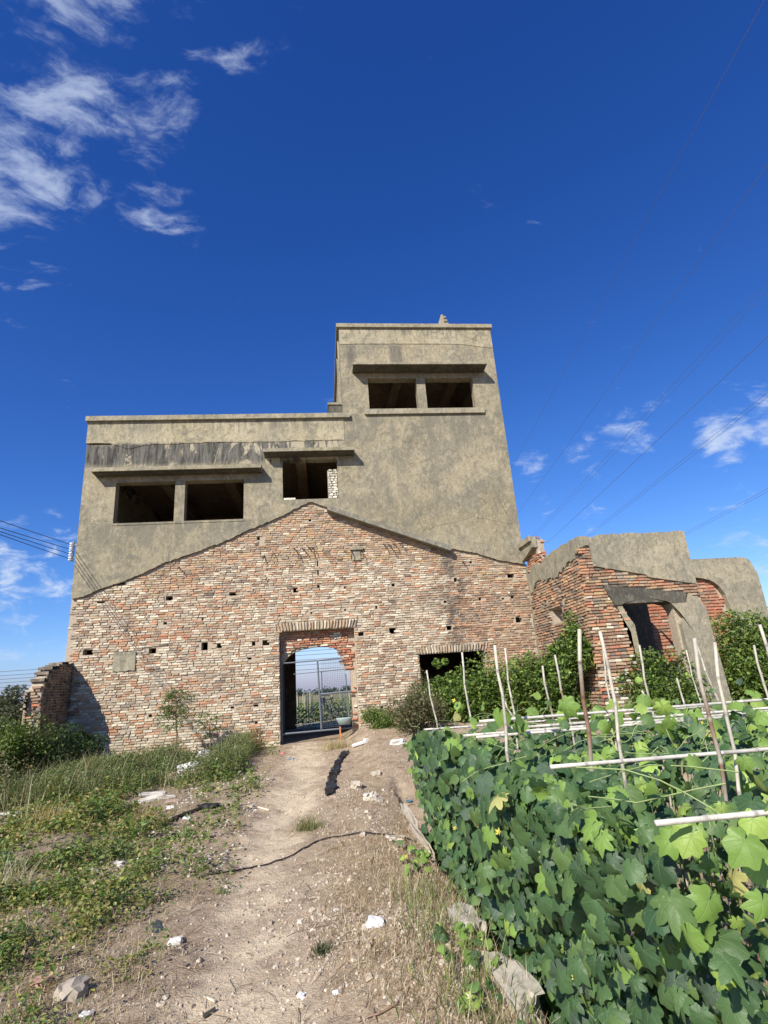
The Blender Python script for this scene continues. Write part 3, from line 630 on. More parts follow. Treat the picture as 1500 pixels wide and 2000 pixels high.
ph = (5.60, 5.72)
DL, DR, DT = 6.02, 7.22, 2.78
lint_t = lambda u: float(np.interp(u, [5.78, 7.3, 7.55, 7.8, 7.96], [3.17, 2.97, 2.93, 2.78, 2.62]))
pbot = lambda u: float(np.interp(u, [5.45, 5.67, 6.76, 6.78, 7.89], [3.7, 3.59, 3.36, 3.31, 3.10]))
S = Soup(); wall(S, AFF, AX+.32, 7.93, -.8, lambda u: 4.2 if u < 7.8 else 3.1, [(DL-.0, 7.25, -1., DT)], .06, .30, .2); wall(S, AFF, AX+.055, AX+.319, -.8, 4.1, [], .06, .30, .2); S.build('wall_core', M_mortar, A)
par_l = lambda w: 5.62+.05*math.sin(w*9)
S = Soup(); wall(S, AFF, 5.66, 7.86, pbot, lambda u: 4.265+.03*(float(vn(u*9, 0, 2))-.5)-.10*sm(6.0, 5.66, u)*float(vn(u*30, 0, 4)), [], -.02, .059, .05); wall(S, AFF, 5.45, 5.66, lambda u: 4.0+.12*float(vn(u*20, 0, 3)), lambda u: 4.25, [], .0, .059, .04); S.build('parapet', M_conc2, A)
boxes('parapet_back', [((5.78, AY+.302, 3.6), (7.9, AY+.40, 4.262))], M_conc2, A)
def ok_af(u, w, a, b):
    if u-a < 5.30: return False
    if u < 6.15+.12*sm(2.7, 1.0, w)+.06*(float(vn(w*6, 0, 5))-.5) and w < 3.6: return w < pbot(u)+.05 if u > 5.62 else w < 4.02
    if u <= 5.68: return w < 4.0
    return lint_t(min(max(u, 5.8), 7.9))+b < w < pbot(u)-b*.5 and u+a < 8.0
sb += lay(AFF, 5.42, 8.0, .2, 4.1, ok_af, lambda x, z, r: pick(dict(orange=.3, brown=.3, tan=.25, dark=.10, cream=.05+(.5 if z < 1.7 else 0)), r), front=.012, back=.062, prot=.022, seed=42, ch=.064, blend=.14)
place_bricks(sb, A, 300, M_brick=M_brick2)
# doorway: lintel with haunches, jamb and pillar
def poly_prism(name, pts, y0, y1, m_, par, **t):
    n = len(pts); S = Soup(); cx = np.mean(pts, 0)
    V = [(x, y0, z) for x, z in pts]+[(x, y1, z) for x, z in pts]+[(cx[0], y0, cx[1]), (cx[0], y1, cx[1])]
    S.add(V, [(i, (i+1) % n, 2*n) for i in range(n)]+[((i+1) % n+n, i+n, 2*n+1) for i in range(n)]); s0 = S.n-len(V)
    S.f[4].append(np.array([((i+1) % n, i, i+n, (i+1) % n+n) for i in range(n)])+s0)
    return S.build(name, m_, par, **t)
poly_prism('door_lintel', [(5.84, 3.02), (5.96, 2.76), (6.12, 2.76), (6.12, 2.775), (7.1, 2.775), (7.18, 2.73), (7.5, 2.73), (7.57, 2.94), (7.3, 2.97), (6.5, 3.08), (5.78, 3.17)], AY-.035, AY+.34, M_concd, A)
poly_prism('door_jamb', [(6.00, 2.755), (6.12, 2.755), (6.16, 2.60), (6.31, 2.35), (6.34, .0), (6.2, .0), (6.2, 2.2), (6.10, 2.45)], AY-.0, AY+.36, M_conc2, A)
poly_prism('door_pillar', [(7.18, 2.725), (7.4, 2.725), (7.52, 2.725), (7.62, 2.90), (7.80, 2.78), (7.92, 2.62), (7.98, 1.0), (8.0, .1), (7.30, .1), (7.30, 2.30), (7.37, 2.42), (7.34, 2.50)], AY-.045, AY+.32, M_conc2, A)
S = Soup(); wall(S, Frame((7.93, 0, 0), (0, -1, 0), (1, 0, 0)), 2.6, 2.86, .0, 2.7, [], 0, .3, 0); S.build('pillar_return', M_conc2, A)
S = Soup(); wall(S, Frame((0, -1.5, 0), (1, 0, 0), (0, -1, 0)), 6.6, 8.35, 0, lambda u: float(np.interp(u, [6.6, 7.5, 8.35], [4.2, 4.15, 3.2])), [(7.72, 8.6, -1, lambda u: float(np.interp(u, [7.72, 8.35], [4.0, 3.0])))], 0, .25, .1); S.build('inner_wall', M_concd, A)  # dark tone holds its shade; slanted unseen top shaped to cast a diagonal shadow
# concrete fragment with brick core at the tower's corner
f0, f1 = onX(1008, 1085, 5.40), onX(1038, 1042, 5.40)
S = Soup()
fz = [(0.0, 4.42, 4.80), (-.45, 4.52, 4.86), (-.82, 4.62, 4.90)]
v = []
for y_, a_, b_ in fz: v += [(5.36, y_, a_), (5.36, y_, b_), (5.50, y_, b_), (5.50, y_, a_)]
S.add(v, [(0, 1, 5, 4), (4, 5, 9, 8), (1, 2, 6, 5), (5, 6, 10, 9), (0, 4, 7, 3), (4, 8, 11, 7), (8, 9, 10, 11)]); S.build('cornice_fragment', M_conc2, A)
S = Soup(); S.box((5.30, -.84, 4.78), (5.359, 0, 4.92)); S.build('cornice_ledge', M_conc2, A)
S = Soup(); wall(S, Frame((5.502, 0, 0), (0, -1, 0), (-1, 0, 0)), 0, .78, 4.05, 4.84, [], 0, .2, 0); S.build('wall_core', M_mortar, A)
fbk = lay(Frame((0, -.8, 0), (1, 0, 0), (0, -1, 0)), 5.5, 5.72, 4.15, 4.86, lambda u, w, a, b: u-a > 5.47 and u+a < 5.75, zone_arch, front=-.02, back=.03, seed=51); fbk += lay(ASF, .0, .75, 4.12, 4.5, lambda u, w, a, b: w < 4.3+u*.25, zone_arch, front=.02, back=.06, seed=52)
place_bricks(fbk, A, 0, M_brick=M_brick2)
# back wall of the annex with the bricked-up arch
R = thing('arched_wall', 'far right plastered wall with an arch bricked up in red', 'wall')
arc = lambda u: float(np.interp(u, [7.2, 9.0, 10.31, 10.6, 10.8, 10.95, 11.04, 11.08], [3.9, 3.85, 3.75, 3.68, 3.56, 3.32, 3.05, 2.4]))
rtop = lambda u: float(np.interp(u, [5.9, 11.6, 11.85, 11.95, 12.03, 12.06], [4.27, 4.27, 4.25, 4.18, 4.06, 3.8]))
S = Soup(); wall(S, FF, 5.45, 12.1, .0, rtop, [(7.2, 11.08, -.1, arc)], .0, .30, .12, [11.7, 11.9, 11.98]); S.build('plaster_wall', M_conc2, R)
boxes('arch_infill_backing', [((7.15, .16, 0), (11.12, .27, 3.8))], M_mortar, R)
rb = lay(FF, 7.2, 11.08, .5, 3.9, lambda u, w, a, b: w+b < arc(u) and u+a < 11.1 and u-a > 7.18, zone_red, ch=.085, L=(.2, .26), front=.12, back=.165, prot=.015, seed=61, gap=.016)
place_bricks(rb, R, 300, M_brick=M_brick2)
S = Soup(); wall(S, Frame((12.06, 0, 0), (0, 1, 0), (1, 0, 0)), .31, 5, 0, 3.8, [], 0, .25, 0); S.build('side_wall', M_conc2, R)
# ---------------------------------------------------------------- gate in the doorway
G = thing('metal_gate', 'grey metal gate with a wire mesh leaf standing in the arched doorway', 'gate', (0, .3, .55))
def gp(x, y): return onY(x, y, .22)
def bar(name, pts, r_=.018, par=G, m_=M_metal, off=0):
    S = Soup(); pp = [gp(*p)-np.array([0, .3, .55])+np.array([0, off, 0]) for p in pts]
    if len(pp) == 2: pp = [pp[0], (pp[0]+pp[1])/2, pp[1]]
    tube(S, pp, r_, (1, 1, 1), 6); return S.build(name, m_, par)
bar('gate_rail', [(549, 1434), (690, 1421)], .022); bar('gate_rail', [(549, 1296), (620, 1290)], .018); bar('gate_rail', [(573, 1317), (624, 1312)], .010)
bar('gate_post', [(549, 1250), (551, 1450)], .022); bar('gate_post', [(620, 1290), (628, 1424)], .026)
bar('gate_rail', [(622, 1290), (668, 1285)], .016); bar('gate_rail', [(624, 1312), (672, 1307)], .014); bar('gate_rail', [(626, 1356), (687, 1350)], .026)
bar('gate_post', [(628, 1312), (630, 1420)], .014, off=.03); bar('gate_post', [(675, 1316), (682, 1406)], .016); bar('gate_rail', [(577, 1416), (626, 1411)], .010)
S = Soup(); O_ = np.array([0, .3, .55])
for k in range(15): 
    t = k/14; tube(S, [gp(628+(46)*t, 1288-4*t)-O_, gp(633+(50)*t, 1422-4*t)-O_], .0022, (1, 1, 1), 4)
for k in range(34):
    t = k/33; tube(S, [gp(624+5*t, 1291+130*t)-O_, gp(672+12*t, 1287+130*t)-O_], .0018, (1, 1, 1), 4)
S.build('wire_mesh', M_metal, G, kind='stuff')
# basin and post
bs = gp(672, 1408)
S = Soup(); n = 14; rings = []
for rr, zz_ in ((.13, -.08), (.19, .05), (.20, .08), (.18, .075), (.12, -.06)):
    for k in range(n): w = 2*math.pi*k/n; rings.append((bs[0]+rr*math.cos(w), bs[1]-.10+rr*.55*math.sin(w), bs[2]+zz_))
rings += [(bs[0], bs[1]-.1, bs[2]-.08), (bs[0], bs[1]-.1, bs[2]-.06)]
S.add(rings, [(i*n+k, i*n+(k+1) % n, (i+1)*n+(k+1) % n, (i+1)*n+k) for i in range(4) for k in range(n)], (.30, .38, .36)); S.n -= len(rings); S.f[3].append(np.array([(5*n, (k+1) % n, k) for k in range(n)]+[(5*n+1, 4*n+k, 4*n+(k+1) % n) for k in range(n)])+S.n); S.n += len(rings)
S.build('basin', M_plast, None, True, label='grey green plastic basin resting at the foot of the mesh gate', category='basin')
S = Soup(); a = onY(664, 1419, .16); b = onY(665, 1443, .16); b[2] = float(height(b[0], b[1]))-.03; S.box((a[0]-.018, .12, b[2]), (a[0]+.018, .16, a[2]), (.55, .22, .08)); S.build('wooden_post', M_wood, None, label='short orange wooden post under the gate beside the basin', category='post')
# insulators and service wires
I_ = thing('insulator_rack', 'rack of white spool insulators on the left corner of the concrete wall', 'insulator')
S = Soup(); S.box((XL-.10, .02, 4.98), (XL-.07, .07, 5.50)); S.box((XL-.07, .03, 5.05), (XL, .06, 5.09)); S.box((XL-.07, .03, 5.38), (XL, .06, 5.42)); S.build('bracket', M_metal, I_)
att = []
for z in (5.04, 5.16, 5.28, 5.40):
    S = Soup(); c_ = np.array([XL-.13, .03, z]); tube(S, [c_+np.array([0, 0, d]) for d in (-.05, -.035, -.015, 0, .015, .035, .05)], [.03, .05, .045, .028, .045, .05, .03], (1, 1, 1), 10); S.build('insulator', M_porc, I_, True); att.append(c_)
for i, (c_, py_) in enumerate(zip(att, (1042, 1036, 1029, 1015))):
    e = CAM+10.7*ray(0, py_); d = e-c_; far = c_+d*6; pts = []
    for k in range(25):
        t = k/24*6; p = c_+d*t; p = p-np.array([0, 0, .02*math.sin(min(t, 2)/2*math.pi)]); pts.append(p)
    S = Soup(); tube(S, pts, .0075, (1, 1, 1), 5); S.build('service_wire', M_cable, None, label='%s of the four black service wires strung to the left corner insulators' % ['lowest', 'second lowest', 'second highest', 'highest'][i], category='wire', group='service wires to the wall insulators')
# overhead power lines running away to the right of the tower
vpd = ray(765, 1332); vpd = vpd/vpd[1]
LN = [('faint leftmost overhead line crossing the blue sky right of the tower', 1115, 700, 17, .012), ('second overhead line right of the tower, passing close to its corner', 1229, 700, 16, .014), ('left wire of the close pair crossing the middle of the right sky', 1361, 700, 15, .013), ('right wire of the close pair crossing the middle of the right sky', 1375, 700, 15.2, .013),
      ('single bolder overhead line right of the close pair', 1454, 700, 13, .017), ('upper wire of the pair passing over the bright small cloud', 1500, 766, 12, .013), ('lower wire of the pair passing over the bright small cloud', 1500, 775, 12, .013), ('upper of the two low wires above the annex parapet', 1500, 954, 9, .012), ('lower of the two low wires above the annex parapet', 1500, 960, 9, .012)]
for lb, px_, py_, z, r_ in LN:
    r_ *= .6
    p = onZ(px_, py_, z); pts = []
    for yy in list(np.linspace(p[1]-25, p[1]+60, 22))+list(np.linspace(p[1]+80, p[1]+500, 12)):
        q_ = p+vpd*(yy-p[1]); sag = -.35*math.sin((yy-p[1])/45*math.pi) if abs(yy-p[1]) < 90 else 0; pts.append(np.array([q_[0], q_[1], z+sag*.3]))
    S = Soup(); tube(S, pts, r_, (1, 1, 1), 5); S.build('power_line', M_wire, None, label=lb, category='power line', group='overhead power lines')
for i, (py0, py1) in enumerate(((1312, 1303), (1320, 1311), (1327, 1320), (1334, 1325), (1343, 1332), (1350, 1341))):
    a, b = onY(0, py0, 45), onY(115, py1, 45); d = (b-a); z0 = a[2]; S = Soup()
    tube(S, [np.array([xx, 45., z0+(d[2]/d[0])*0.25*(xx-a[0])]) for xx in np.linspace(-70, 70, 25)], .022, (1, 1, 1), 4)
    S.build('distant_wire', M_wire, None, label='%s distant wire spanning the sky behind the building' % ['topmost', 'second', 'third', 'fourth', 'fifth', 'lowest'][i], category='wire', group='distant wires behind the building')
# ---------------------------------------------------------------- leaf templates
LEAF1 = np.array([(0, -.5, 0), (.30, 0, .10), (0, .5, 0), (-.30, 0, .10)]); LF1 = np.array([(0, 1, 2), (0, 2, 3)])
BLADE = np.array([(-.5, 0, 0), (.5, 0, 0), (-.4, 0, .35), (.4, 0, .35), (-.3, .12, .7), (.3, .12, .7), (0, .35, 1.)]); BLF = np.array([(0, 1, 3), (0, 3, 2), (2, 3, 5), (2, 5, 4), (4, 5, 6)])
def leaves(S, P, size, pal, r, tilt=1.0, varc=.25):
    k = len(P); M = rand_rot(k, tilt, r)*(size*r.uniform(.6, 1.35, k))[:, None, None] if np.isscalar(size) else rand_rot(k, tilt, r)*size[:, None, None]
    pal = np.array(pal); c = pal[r.integers(0, len(pal), k)]*r.uniform(1-varc, 1+varc, k)[:, None]; S.inst(LEAF1, LF1, M, P, c)
def blades(S, P, h, w, pal, r, lean=.5, varc=.25):
    k = len(P); hh = h*r.uniform(.5, 1.3, k); a = r.uniform(0, 2*np.pi, k); R_ = rotz(a); t = np.abs(r.normal(0, lean, k)); c, s = np.cos(t), np.sin(t); z = np.zeros(k); o = z+1
    X_ = np.stack([np.stack([o, z, z], -1), np.stack([z, c, s], -1), np.stack([z, -s, c], -1)], -2)
    D = np.zeros((k, 3, 3)); D[:, 0, 0] = w*r.uniform(.6, 1.4, k); D[:, 1, 1] = hh; D[:, 2, 2] = hh
    pal = np.array(pal); cc = pal[r.integers(0, len(pal), k)]*r.uniform(1-varc, 1+varc, k)[:, None]; S.inst(BLADE, BLF, R_@X_@D, P, cc)
G1 = [(.11, .18, .045), (.15, .22, .055), (.08, .14, .04), (.20, .26, .06), (.24, .26, .08)]
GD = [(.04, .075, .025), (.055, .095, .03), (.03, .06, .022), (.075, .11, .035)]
STR = [(.54, .44, .29), (.46, .36, .23), (.64, .55, .39), (.30, .21, .13), (.38, .24, .14), (.20, .14, .09)]
r2 = np.random.default_rng(99)
def lobes(r, c, rad, n, k):
    """n points spread through k lumps inside an ellipsoid"""
    c = np.array(c); rad = np.array(rad); u = r.normal(size=(k, 3)); u /= np.linalg.norm(u, axis=1)[:, None]; cc = c+u*rad*r.uniform(.2, .75, (k, 1)); rr = r.uniform(.28, .5, k)
    i = r.integers(0, k, n); v = r.normal(size=(n, 3)); v /= np.linalg.norm(v, axis=1)[:, None]
    return cc[i]+v*(rad*rr[i][:, None])*(r.uniform(0, 1, (n, 1))**.33)
def bush(name, label, cat, c, rad, n, k, size, pal, stems=10, group=None, seed=0, bark=(.16, .12, .08), tilt=1.1, extra=None):
    r = np.random.default_rng(seed); t = thing(name, label, cat, (c[0], c[1], c[2]-rad[2]), group); L = np.array(t.location)
    P = lobes(r, c, rad, n, k); P = P[P[:, 2] > height(P[:, 0], P[:, 1], False)-.02]
    if extra is not None: P = np.concatenate([P]+[lobes(r, e[0], e[1], e[2], e[3]) for e in extra])
    S = Soup(); leaves(S, P-L, size, pal, r, tilt); S.build('foliage', M_leaf, t, kind='stuff')
    S = Soup()
    for i in range(stems):
        e = P[r.integers(0, len(P))]; b = np.array([c[0]+(e[0]-c[0])*.3, c[1]+(e[1]-c[1])*.3, float(height(c[0], c[1]))-.1]); m_ = (b+e)/2+r.normal(0, .06, 3)
        tube(S, [b-L, m_-L, e-L], [.014, .010, .004], bark, 5)
    S.build('stems', M_twig, t, kind='stuff'); return t
IV = [(.13, .20, .045), (.19, .27, .06), (.09, .15, .04), (.26, .34, .07), (.07, .12, .035)]
bush('climbing_bush', 'leafy yellow-green bush spilling over the dark lower window of the brick wall', 'bush', (3.35, -1.1, 1.12), (1.45, .8, .97), 15000, 26, .085, IV, seed=1, extra=[((2.75, -.45, 2.0), (.22, .2, .22), 500, 4)])
bush('climbing_bush', 'tall leafy bush climbing the corner where the facade meets the annex', 'bush', (4.7, -2.2, 1.15), (1.2, .9, .85), 15000, 26, .085, IV, seed=2, extra=[((5.15, -2.9, 1.95), (.34, .35, .75), 3600, 16), ((4.85, -2.6, 1.7), (.6, .5, .5), 2600, 12)])
bush('climbing_bush', 'dark green bush filling the foot of the annex doorway', 'bush', (6.55, -3.2, 1.0), (1.0, .55, .85), 9000, 18, .07, IV, seed=3)
bush('climbing_bush', 'broad leafy mound right of the annex pillar below the bricked arch', 'bush', (9.7, -2.0, 1.35), (1.7, 1.2, 1.35), 19000, 30, .085, IV, seed=4)
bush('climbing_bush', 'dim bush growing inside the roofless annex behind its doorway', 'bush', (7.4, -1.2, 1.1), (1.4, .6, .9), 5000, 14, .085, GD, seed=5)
bush('weedy_bush', 'dry grey-green weedy bush at the wall foot left of the gourd trellis', 'bush', (1.85, -2.0, .9), (.65, .9, .62), 7500, 20, .05, [(.12, .13, .06), (.16, .15, .08), (.08, .10, .04), (.24, .19, .11)], seed=6, stems=30, extra=[((2.1, -.5, 1.2), (.3, .25, .8), 900, 8)])
bush('weedy_bush', 'low green weedy bush right of the doorway against the brick wall', 'bush', (1.45, -.9, .78), (.75, .5, .42), 6500, 18, .045, G1, seed=7, stems=12)
# left side shrubs
bush('leafy_shrub', 'leafy shrub lit yellow-green at the foot of the broken wall stub', 'shrub', (-5.6, -2.6, .85), (.75, .7, .7), 6500, 24, .055, [(.12, .17, .035), (.16, .21, .045), (.08, .12, .03)], seed=8, stems=24)
bush('leafy_shrub', 'grey-leaved dry shrub with tangled stems at the far left edge', 'shrub', (-7.3, -2.0, 1.15), (.9, .7, .85), 8000, 20, .06, [(.17, .17, .12), (.23, .22, .16), (.11, .12, .07)], seed=9, stems=60, bark=(.40, .33, .23))
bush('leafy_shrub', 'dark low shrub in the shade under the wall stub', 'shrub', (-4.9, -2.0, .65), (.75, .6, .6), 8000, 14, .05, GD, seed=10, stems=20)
bush('leafy_shrub', 'dense mixed shrub with bleached stalks left of the dark low shrub', 'shrub', (-6.0, -3.6, .45), (1.05, .8, .6), 6500, 26, .05, [(.13, .17, .06), (.20, .22, .10), (.38, .33, .20), (.32, .27, .15)], seed=12, stems=90, bark=(.5, .42, .28))
bush('red_weed', 'rusty red-brown dried weed left of the doorway', 'dried weed', (-1.75, -.7, .52), (.5, .42, .36), 5200, 14, .035, [(.34, .15, .07), (.40, .21, .10), (.24, .11, .06), (.2, .17, .07)], seed=11, stems=20, bark=(.3, .15, .09))
def sapling(label, base, h, n, seed, spread=.42):
    r = np.random.default_rng(seed); base = np.array(base, float); t = thing('sapling', label, 'young tree', tuple(base)); S = Soup()
    top = np.array([.05, .0, h]); tube(S, [(0, 0, -.05), (.03, 0, h*.4), (-.02, .01, h*.7), top], [.018, .014, .010, .005], (.20, .14, .09), 6); S.build('trunk', M_twig, t)
    S = Soup(); S2 = Soup()
    for i in range(n):
        z = h*r.uniform(.45, 1.); a = r.uniform(0, 2*np.pi); l = spread*r.uniform(.4, 1.)*(1.2-.5*z/h); st_ = np.array([0, 0, z]); e = st_+np.array([math.cos(a)*l, math.sin(a)*l*.8, l*.35]); tube(S2, [st_, (st_+e)/2+np.array([0, 0, .04]), e], [.006, .004, .002], (.18, .15, .07), 4)
        for f in range(5):
            tt = .35+.65*f/4; c_ = st_+(e-st_)*tt; aa = a+r.normal(0, .9); fl = .16*r.uniform(.6, 1.2); m_ = 14; s_ = np.linspace(0, 1, m_); Pp = c_+np.stack([np.cos(aa)*s_*fl, np.sin(aa)*s_*fl, -.05*s_**2], -1)+r.normal(0, .008, (m_, 3)); leaves(S, Pp, .036, [(.15, .22, .05), (.20, .27, .07), (.11, .16, .05)], r, .8)
    S.build('crown', M_leaf, t, kind='stuff'); S2.build('branches', M_twig, t, kind='stuff')
pb = gnd(341, 1492); pb[1] = -1.0; pb[0] = onY(341, 1480, -1.)[0]; pb[2] = float(height(pb[0], pb[1]))
sapling('slender feathery sapling against the sunlit brick wall left of the doorway', pb, onY(350, 1352, -1.)[2]-pb[2], 44, 3, .5)
p = onY(408, 1480, -.8); sapling('short dark-leaved sapling between the feathery one and the doorway', (p[0], -.8, float(height(p[0], -.8))), .85, 12, 4, .3)
# far trees and utility pole, left
for i, (px_, yy, h, lb) in enumerate(((30, 9., 2.4, 'bare grey-green round tree behind the left shrubs'), (88, 14., 2.6, 'small dark tree just left of the wall stub'), (4, 10., 2., 'dull low tree at the left picture edge'))):
    p = onY(px_, 1385, yy); bush('small_tree', lb, 'tree', (p[0], yy, .05+h*.6), (h*.42, h*.4, h*.45), 4000, 16, .12, [(.10, .11, .07), (.15, .15, .10), (.06, .08, .04)], seed=20+i, stems=16, group='small trees behind the building on the left')
p = onY(72, 1385, 30.); S = Soup(); tube(S, [(p[0], 30, 0), (p[0], 30, onY(73, 1365, 30)[2])], [.16, .11], (.6, .6, .58), 8); S.build('utility_pole', M_col, None, label='pale distant pole standing between the left trees', category='pole')
# distant treeline and field beyond the doorway
S = Soup(); P = []
for i in range(420): 
    x = r2.uniform(-160, 160); P.append(lobes(r2, (x, 210+r2.uniform(-6, 6), 1.6), (4.5, 3, r2.uniform(1.4, 3.2)), 46, 4))
leaves(S, np.concatenate(P)*np.array([1, 1, .7]), .9, [(.05, .075, .06), (.07, .095, .075)], r2); S.build('treeline', M_leaf, None, kind='stuff', label='far dark treeline on the horizon seen through the doorway', category='trees')
S = Soup(); k = 16000; xx = r2.uniform(-7, 5, k); yy = 8+30*r2.uniform(0, 1, k)**1.4; kp = (np.sin(yy*1.6) > -.5); xx, yy = xx[kp], yy[kp]; zz_ = r2.uniform(0.05, .85, len(xx))
leaves(S, np.stack([xx, yy, zz_], -1), .12, G1, r2); S.build('field_vines', M_leaf, None, kind='stuff', label='low green crop rows in the field behind the building', category='crops')
for i in range(26):
    x = r2.uniform(-2.6, 1.3)*(1+i*.02); y = 9+i*.9; h = r2.uniform(1.2, 1.6); S = Soup(); tube(S, [(x, y, 0), (x+r2.normal(0, .04), y, h)], [.017, .014], (.66, .60, .44), 5)
    S.build('field_stake', M_wood, None, label='thin pale stake among the crop rows seen through the doorway', category='stake', group='stakes in the field behind the building')
for i, (a, b) in enumerate((((578, 1408), (622, 1372)), ((588, 1410), (626, 1374)), ((655, 1395), (672, 1365)))):
    S = Soup(); tube(S, [onY(*a, 10.), onY(*b, 10.)], [.022, .02], (.70, .63, .46), 5); S.build('slanted_cane', M_wood, None, label=['left slanting cane brace seen through the doorway', 'right slanting cane brace seen through the doorway', 'slanting cane behind the mesh gate'][i], category='cane')
# bicycle beyond the gate
Bk = thing('bicycle', 'blue bicycle parked behind the mesh gate in the field', 'bicycle', tuple(onY(645, 1404, 12.)))
def ring(S, c, R_, r_, n=22, col=(.03, .03, .03)):
    tube(S, [np.array(c)+np.array([R_*.55*math.cos(2*math.pi*k/n), R_*.83*math.cos(2*math.pi*k/n), R_*math.sin(2*math.pi*k/n)]) for k in range(n+1)], r_, col, 5)
w1, w2 = np.array([-.25, -.38, .32]), np.array([.25, .38, .32]); cb = (.05, .09, .25)
for w in (w1, w2):
    S = Soup(); ring(S, w, .32, .02); S.build('wheel', M_plast, Bk)
S = Soup(); bb = np.array([0., 0., .3]); sd = np.array([.1, .15, .8]); hd = np.array([-.2, -.3, .82])
for a, b in ((bb, sd), (sd, hd), (hd, bb), (bb, w2), (sd, w2), (hd, w1)): tube(S, [a, b], .016, cb, 5)
S.build('frame', M_plast, Bk)
S = Soup(); tube(S, [hd+np.array([-.22, .12, .16]), hd+np.array([0, 0, .18]), hd+np.array([.22, -.12, .16])], .014, (.3, .3, .3), 5); tube(S, [hd, hd+np.array([0, 0, .18])], .014, (.3, .3, .3), 5); S.build('handlebar', M_plast, Bk)
S = Soup(); S.box(sd-np.array([.07, .1, -.02]), sd+np.array([.07, .1, .09]), (.02, .02, .02)); S.build('saddle', M_plast, Bk)
S = Soup(); S.box(hd+np.array([-.25, -.3, -.15]), hd+np.array([0, -.05, .1]), (.12, .13, .16)); S.build('basket', M_plast, Bk)
# ---------------------------------------------------------------- ground cover
def scatter(n, x0, x1, y0, y1, r): return r.uniform(x0, x1, n), r.uniform(y0, y1, n)
def pmask(x, y): return np.exp(-((x+.5+.12*np.sin(y*.6))/(.42+.25*fbm(x*1.5, y*1.5, 31)))**2)
r3 = np.random.default_rng(5)
# broad-leaved weeds; nothing grows on or right in front of the sacks, slabs and boards
CLR = [(gnd(a_, b_)[:2], r_) for a_, b_, r_ in ((372, 1507, .5), (408, 1478, .5), (300, 1556, .42), (330, 1562, .3), (365, 1600, .16), (333, 1578, .16), (358, 1516, .25), (365, 1595, .25), (137, 1955, .12), (343, 1843, .08), (15, 1592, .3), (232, 1688, .1), (305, 1812, .12))]
def clear(x, y):
    k = np.ones(len(x), bool)
    for (c_, r_) in CLR: k &= ~(((x-c_[0])**2+((y-c_[1]+r_*.5)/1.25)**2) < r_*r_)
    return k
S = Soup(); x, y = scatter(620000, -7.5, -.6, -11.9, -.2, r3); d = sm(-1.0, -2.3, x+1.5*(fbm(x*1.1, y*1.1, 41)-.5)); d = d*(.05+.95*sm(.42, .60, fbm(x*1.9, y*1.9, 55)))*(.12+.88*sm(.40, .55, fbm(x*4.1, y*4.1, 59)))*1.1*np.clip(1.25-.35*sm(-8, -3, y), 0, 1)+.05*sm(-.9, -1.3, x)*sm(.56, .64, fbm(x*3, y*3, 57))*6
wgt = np.clip(20/((x**2+(y+14)**2)+2), 0, 1); k = (r3.random(len(x)) < d*wgt) & clear(x, y); x, y = x[k], y[k]
hh = .10*sm(.4, .65, fbm(x*1.9, y*1.9, 55))+.10*sm(.45, .7, fbm(x*.7, y*.7, 61))+.16*sm(.52, .72, fbm(x*3.1, y*3.1, 65)); z = height(x, y)+r3.uniform(0.004, 1, len(x))*(.02+hh)
n = fbm(x*1.3, y*1.3, 71); yel = (r3.random(len(x)) < .16+.45*sm(.48, .62, n))
dist = np.sqrt(x**2+(y+14)**2); size = .033*r3.uniform(.6, 1.4, len(x))*np.clip(dist/5, .85, 1.9)
P = np.stack([x, y, z], -1); leaves(S, P[~yel], size[~yel], G1, r3, .7); leaves(S, P[yel], size[yel], [(.30, .31, .08), (.36, .32, .11), (.40, .30, .15)], r3, .8)
kb = r3.random(len(x)) < .13; Pb = P[kb]; Pb[:, 2] = height(Pb[:, 0], Pb[:, 1]); blades(S, Pb, .13, .005, [(.5, .42, .25), (.42, .33, .19), (.28, .28, .11), (.2, .24, .09)], r3, .8)
kb = r3.random(len(x)) < .012; xb, yb = np.repeat(x[kb], 9), np.repeat(y[kb], 9); hb = np.repeat(r3.uniform(.06, .2, kb.sum()), 9); tb = np.tile(np.linspace(.15, 1, 9), kb.sum()); Pb = np.stack([xb+r3.normal(0, .025, len(xb)), yb+r3.normal(0, .025, len(xb)), height(xb, yb)+hb*tb], -1); leaves(S, Pb, .045, [(.12, .20, .05), (.17, .25, .06), (.09, .15, .04)], r3, .6)
print('weed leaves', len(x)); S.build('weeds', M_leaf, None, kind='stuff', label='low broad-leaved green weeds covering the ground left of the path', category='weeds')
# taller grass and weeds along the wall
S = Soup(); x, y = scatter(60000, -6.6, -1.5, -4.8, -.12, r3); k = r3.random(len(x)) < sm(-1.3, -2.2, x+.8*(fbm(x*1.5, y*1.5, 3)-.5)+.15*(y+1))*sm(-4.4, -2.6, y+1.5*(fbm(x, y, 8)-.5))*.6; k &= clear(x, y); x, y = x[k], y[k]; P = np.stack([x, y, height(x, y)], -1)
hm = .10+.42*sm(.38, .68, fbm(x*1.6, y*1.6, 19)); 
k = r3.random(len(x)) < .6; blades(S, P[k], hm[k], .009, [(.15, .20, .08), (.24, .27, .13), (.13, .17, .07), (.33, .31, .17)], r3, .8, .4); blades(S, P[~k], hm[~k]*1.2, .006, [(.50, .43, .27), (.42, .34, .21)], r3, .8)
x2 = np.repeat(x[::2], 9); y2 = np.repeat(y[::2], 9); P = np.stack([x2+r3.normal(0, .04, len(x2)), y2+r3.normal(0, .04, len(x2)), height(x2, y2)+np.repeat(hm[::2], 9)*r3.uniform(.1, .9, len(x2))], -1); leaves(S, P, .036, [(.12, .17, .06), (.17, .22, .08), (.09, .13, .05), (.24, .25, .10)], r3, 1.)
